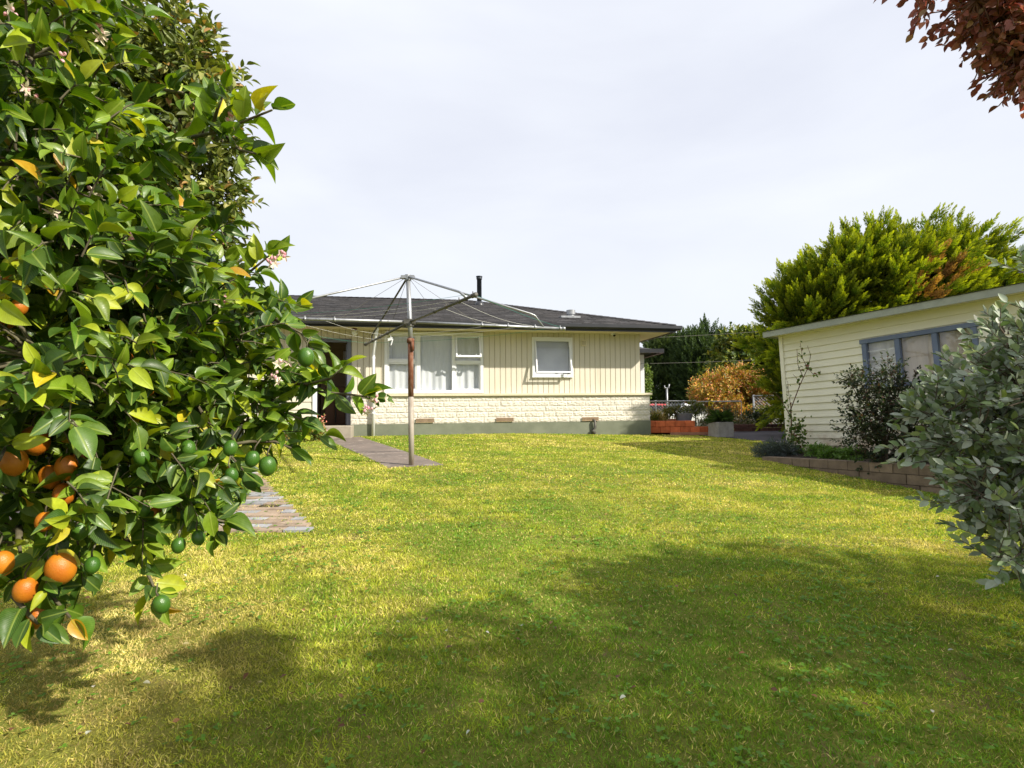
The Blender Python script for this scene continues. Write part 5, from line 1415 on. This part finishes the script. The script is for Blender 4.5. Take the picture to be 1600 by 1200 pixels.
# ================================================================== ROSE, DARK SHRUB, BED PLANTS
rb = W(1237, 714, 8.35); rb.z = tb_(0)-.03
rose = empty('climbing_rose', rb); tag(rose, 'sparse climbing rose on bare stems at the garage corner', 'rose')
def RL(px, py, Y=8.35): return W(px, py, Y)-rb
mb = MB()
stems = [[(1238,712),(1237,650),(1236,640),(1250,600),(1262,575)], [(1237,645),(1234,630),(1232,612),(1231,595)], [(1262,578),(1254,560),(1250,535)], [(1262,578),(1266,555),(1262,540)], [(1256,590),(1247,570),(1246,545)], [(1234,650),(1222,625),(1210,612),(1204,618)], [(1262,576),(1270,585),(1282,580)], [(1240,700),(1252,680),(1262,672)], [(1238,690),(1245,665),(1258,650)], [(1250,600),(1244,590),(1238,585)]]
PT = []
for k, s_ in enumerate(stems):
    pts = [RL(px+rnd.uniform(-1,1), py, 8.35-.03*k*.5) for px, py in s_]; mb.tube(pts, [max(.003,(.013 if k == 0 else .006)*(1-.6*i/(len(pts)-1))) for i in range(len(pts))], 6)
    for i in range(len(pts)-1):
        a, b_ = pts[i], pts[i+1]; nn = int((a-b_).length/.022)
        for j in range(nn):
            if k == 0 and rnd.random() < .65: continue
            if rnd.random() < .45: PT.append(tuple(a.lerp(b_, j/nn)))
mb.build('stem', m_twigred, rose, True)
for _ in range(420):     # leafy base
    t = rnd.random(); q_ = RL(1240+rnd.gauss(0,9)+(8 if rnd.random()<.3 else 0), 712-75*t*rnd.random()-3, 8.3+rnd.uniform(-.12,.12)); PT.append(tuple(q_))
P = np.array(PT)+rng.normal(0,.02,(len(PT),3)); n_ = len(P)
leaves('foliage', m_leaf, rose, P, unit(rng.normal(size=(n_,3))+[0,0,-.1]), rng.normal(size=(n_,3))+[0,-.5,.6], rng.uniform(.04,.075,n_), .6, T_MED, pick([(.06,.11,.02),(.12,.18,.03),(.20,.24,.04),(.20,.08,.05)], [4,3,1,.5], n_))
# blue-grey ground plant
bb_ = W(1208, 716, 8.15); bb_.z = tb_(.1)-.04
bushlet('lavender_clump', 'low blue grey cushion plant spilling over the end of the block wall', 'plant', bb_+Vector((.05,.05,0)), (.30,.22,.10), 420, .06, .16, [(.10,.13,.13),(.14,.17,.17),(.08,.11,.10)], [1,1,1], 120, T_SMALL)
for i, (px, py, lb, sz) in enumerate(((1282,716,'ferny green plant in the bed, left one of the low plants', .20), (1300,718,'green leafy weed low in the bed against the garage boards', .15), (1332,722,'bright green weed in the bed left of the dark shrub', .16))):
    q_ = W(px, py, 7.75-.35*i); s__ = (q_-wa).dot(wd); q_.z = tb_(s__)-.03
    bushlet('bed_weed', lb, 'plant', q_, (sz,sz*.8,sz*.38), 170, .05, .45, [(.10,.20,.03),(.14,.24,.04)], [1,1], 130+i, group='green weeds in the garage bed')
# trailing plant over the wall
q_ = W(1343, 745, 6.65); q_.z = W(1343, 750, 6.65).z
bushlet('trailing_weed', 'fresh green plant hanging over the face of the block wall', 'plant', q_-Vector((.06,0,.02)), (.10,.09,.13), 200, .045, .5, [(.12,.22,.03),(.09,.17,.03)], [1,1], 140)
# dark shrub
YD = 6.25
dsb = W(1386, 750, YD)
tree('dark_leaved_shrub', 'upright dark glossy shrub standing in front of the garage window', 'shrub',
     [w3(1390,585,YD,24), w3(1345,595,YD,18), w3(1425,598,YD,20), w3(1395,620,YD,38), w3(1350,650,YD,34), w3(1385,660,YD,42), w3(1340,680,YD,24), w3(1390,700,YD,42), w3(1425,640,YD,38), w3(1350,600,YD,22), w3(1425,690,YD,34), w3(1384,725,YD,30), w3(1330,600,YD,12)],
     dsb, 950, 11, .13, .036, .6, T_MED, [(.022,.04,.016),(.035,.055,.02),(.06,.075,.025),(.09,.045,.03)], [4,4,1.5,1], 150, .03, .3, -.7, 3.5, shell=.6, r1=.0035, twigs=True, fork=.5)

# ================================================================== FLOWERS BY THE DOOR, WEEDS BY THE PAVING
fb_ = W(478, 684, 10.6); fb_.z = float(zg(fb_.x, fb_.y))
bushlet('flower_bush', 'low bush with red and yellow flowers beside the door step', 'bush', fb_, (.42,.3,.17), 480, .05, .5, [(.14,.20,.03),(.22,.26,.04),(.45,.05,.04),(.60,.42,.05)], [5,4,1,.9], 160)
fb2 = W(498, 668, 10.9); fb2.z = float(zg(fb2.x, fb2.y))
bushlet('pink_flower', 'small pink flowering plant against the porch wall by the door', 'plant', fb2, (.12,.1,.26), 120, .05, .6, [(.16,.18,.04),(.62,.22,.18),(.70,.45,.40)], [3,2,1], 161)
pA_ = pr0 + pdir*1.0 + pside*.45
P = []; 
for _ in range(7500):
    s_ = rnd.uniform(.6, 4.3); u_ = .12 + .25*math.sin(s_*2.1)*.5 + abs(rnd.gauss(0,.42)) + .16; 
    if s_ < .95: u_ += .45
    c = pr0 + pdir*s_ + pside*u_; h_ = max(0, .22*(1-abs(rnd.gauss(0,.6))))*(.6+.5*math.sin(c.x*5+c.y*3)); P.append((c.x, c.y, float(zg(c.x,c.y))+abs(h_)*rnd.random()))
P = np.array(P); n_ = len(P)
wo_ = leaves('weeds', m_leaf, None, P, unit(rng.normal(size=(n_,3))+[0,0,.6]), rng.normal(size=(n_,3))*.5+[0,-.2,1], rng.uniform(.03,.06,n_), .5, T_MED, pick([(.12,.20,.03),(.18,.26,.04),(.28,.30,.07)], [3,3,1], n_))
tag(wo_, 'green weeds and ground cover spreading over the brick paving', 'weeds', kind='stuff')
# fallen leaves and daisies
P = []; 
for _ in range(150):
    px = rnd.uniform(0,1600); py = rnd.uniform(740,1190); q_ = G(px, py); P.append((q_.x, q_.y, q_.z+.03))
P = np.array(P); n_ = len(P)
fl_ = leaves('fallen_leaves', m_leaf, None, P, rng.normal(size=(n_,3))*[1,1,.2], rng.normal(size=(n_,3))*.4+[0,0,1], rng.uniform(.012,.03,n_), .6, T_MED, pick([(.30,.15,.06),(.16,.07,.035),(.5,.42,.2),(.6,.58,.5)], [3,3,1,1], n_))
tag(fl_, 'small dry brown leaves scattered on the lawn', 'leaves', kind='stuff')
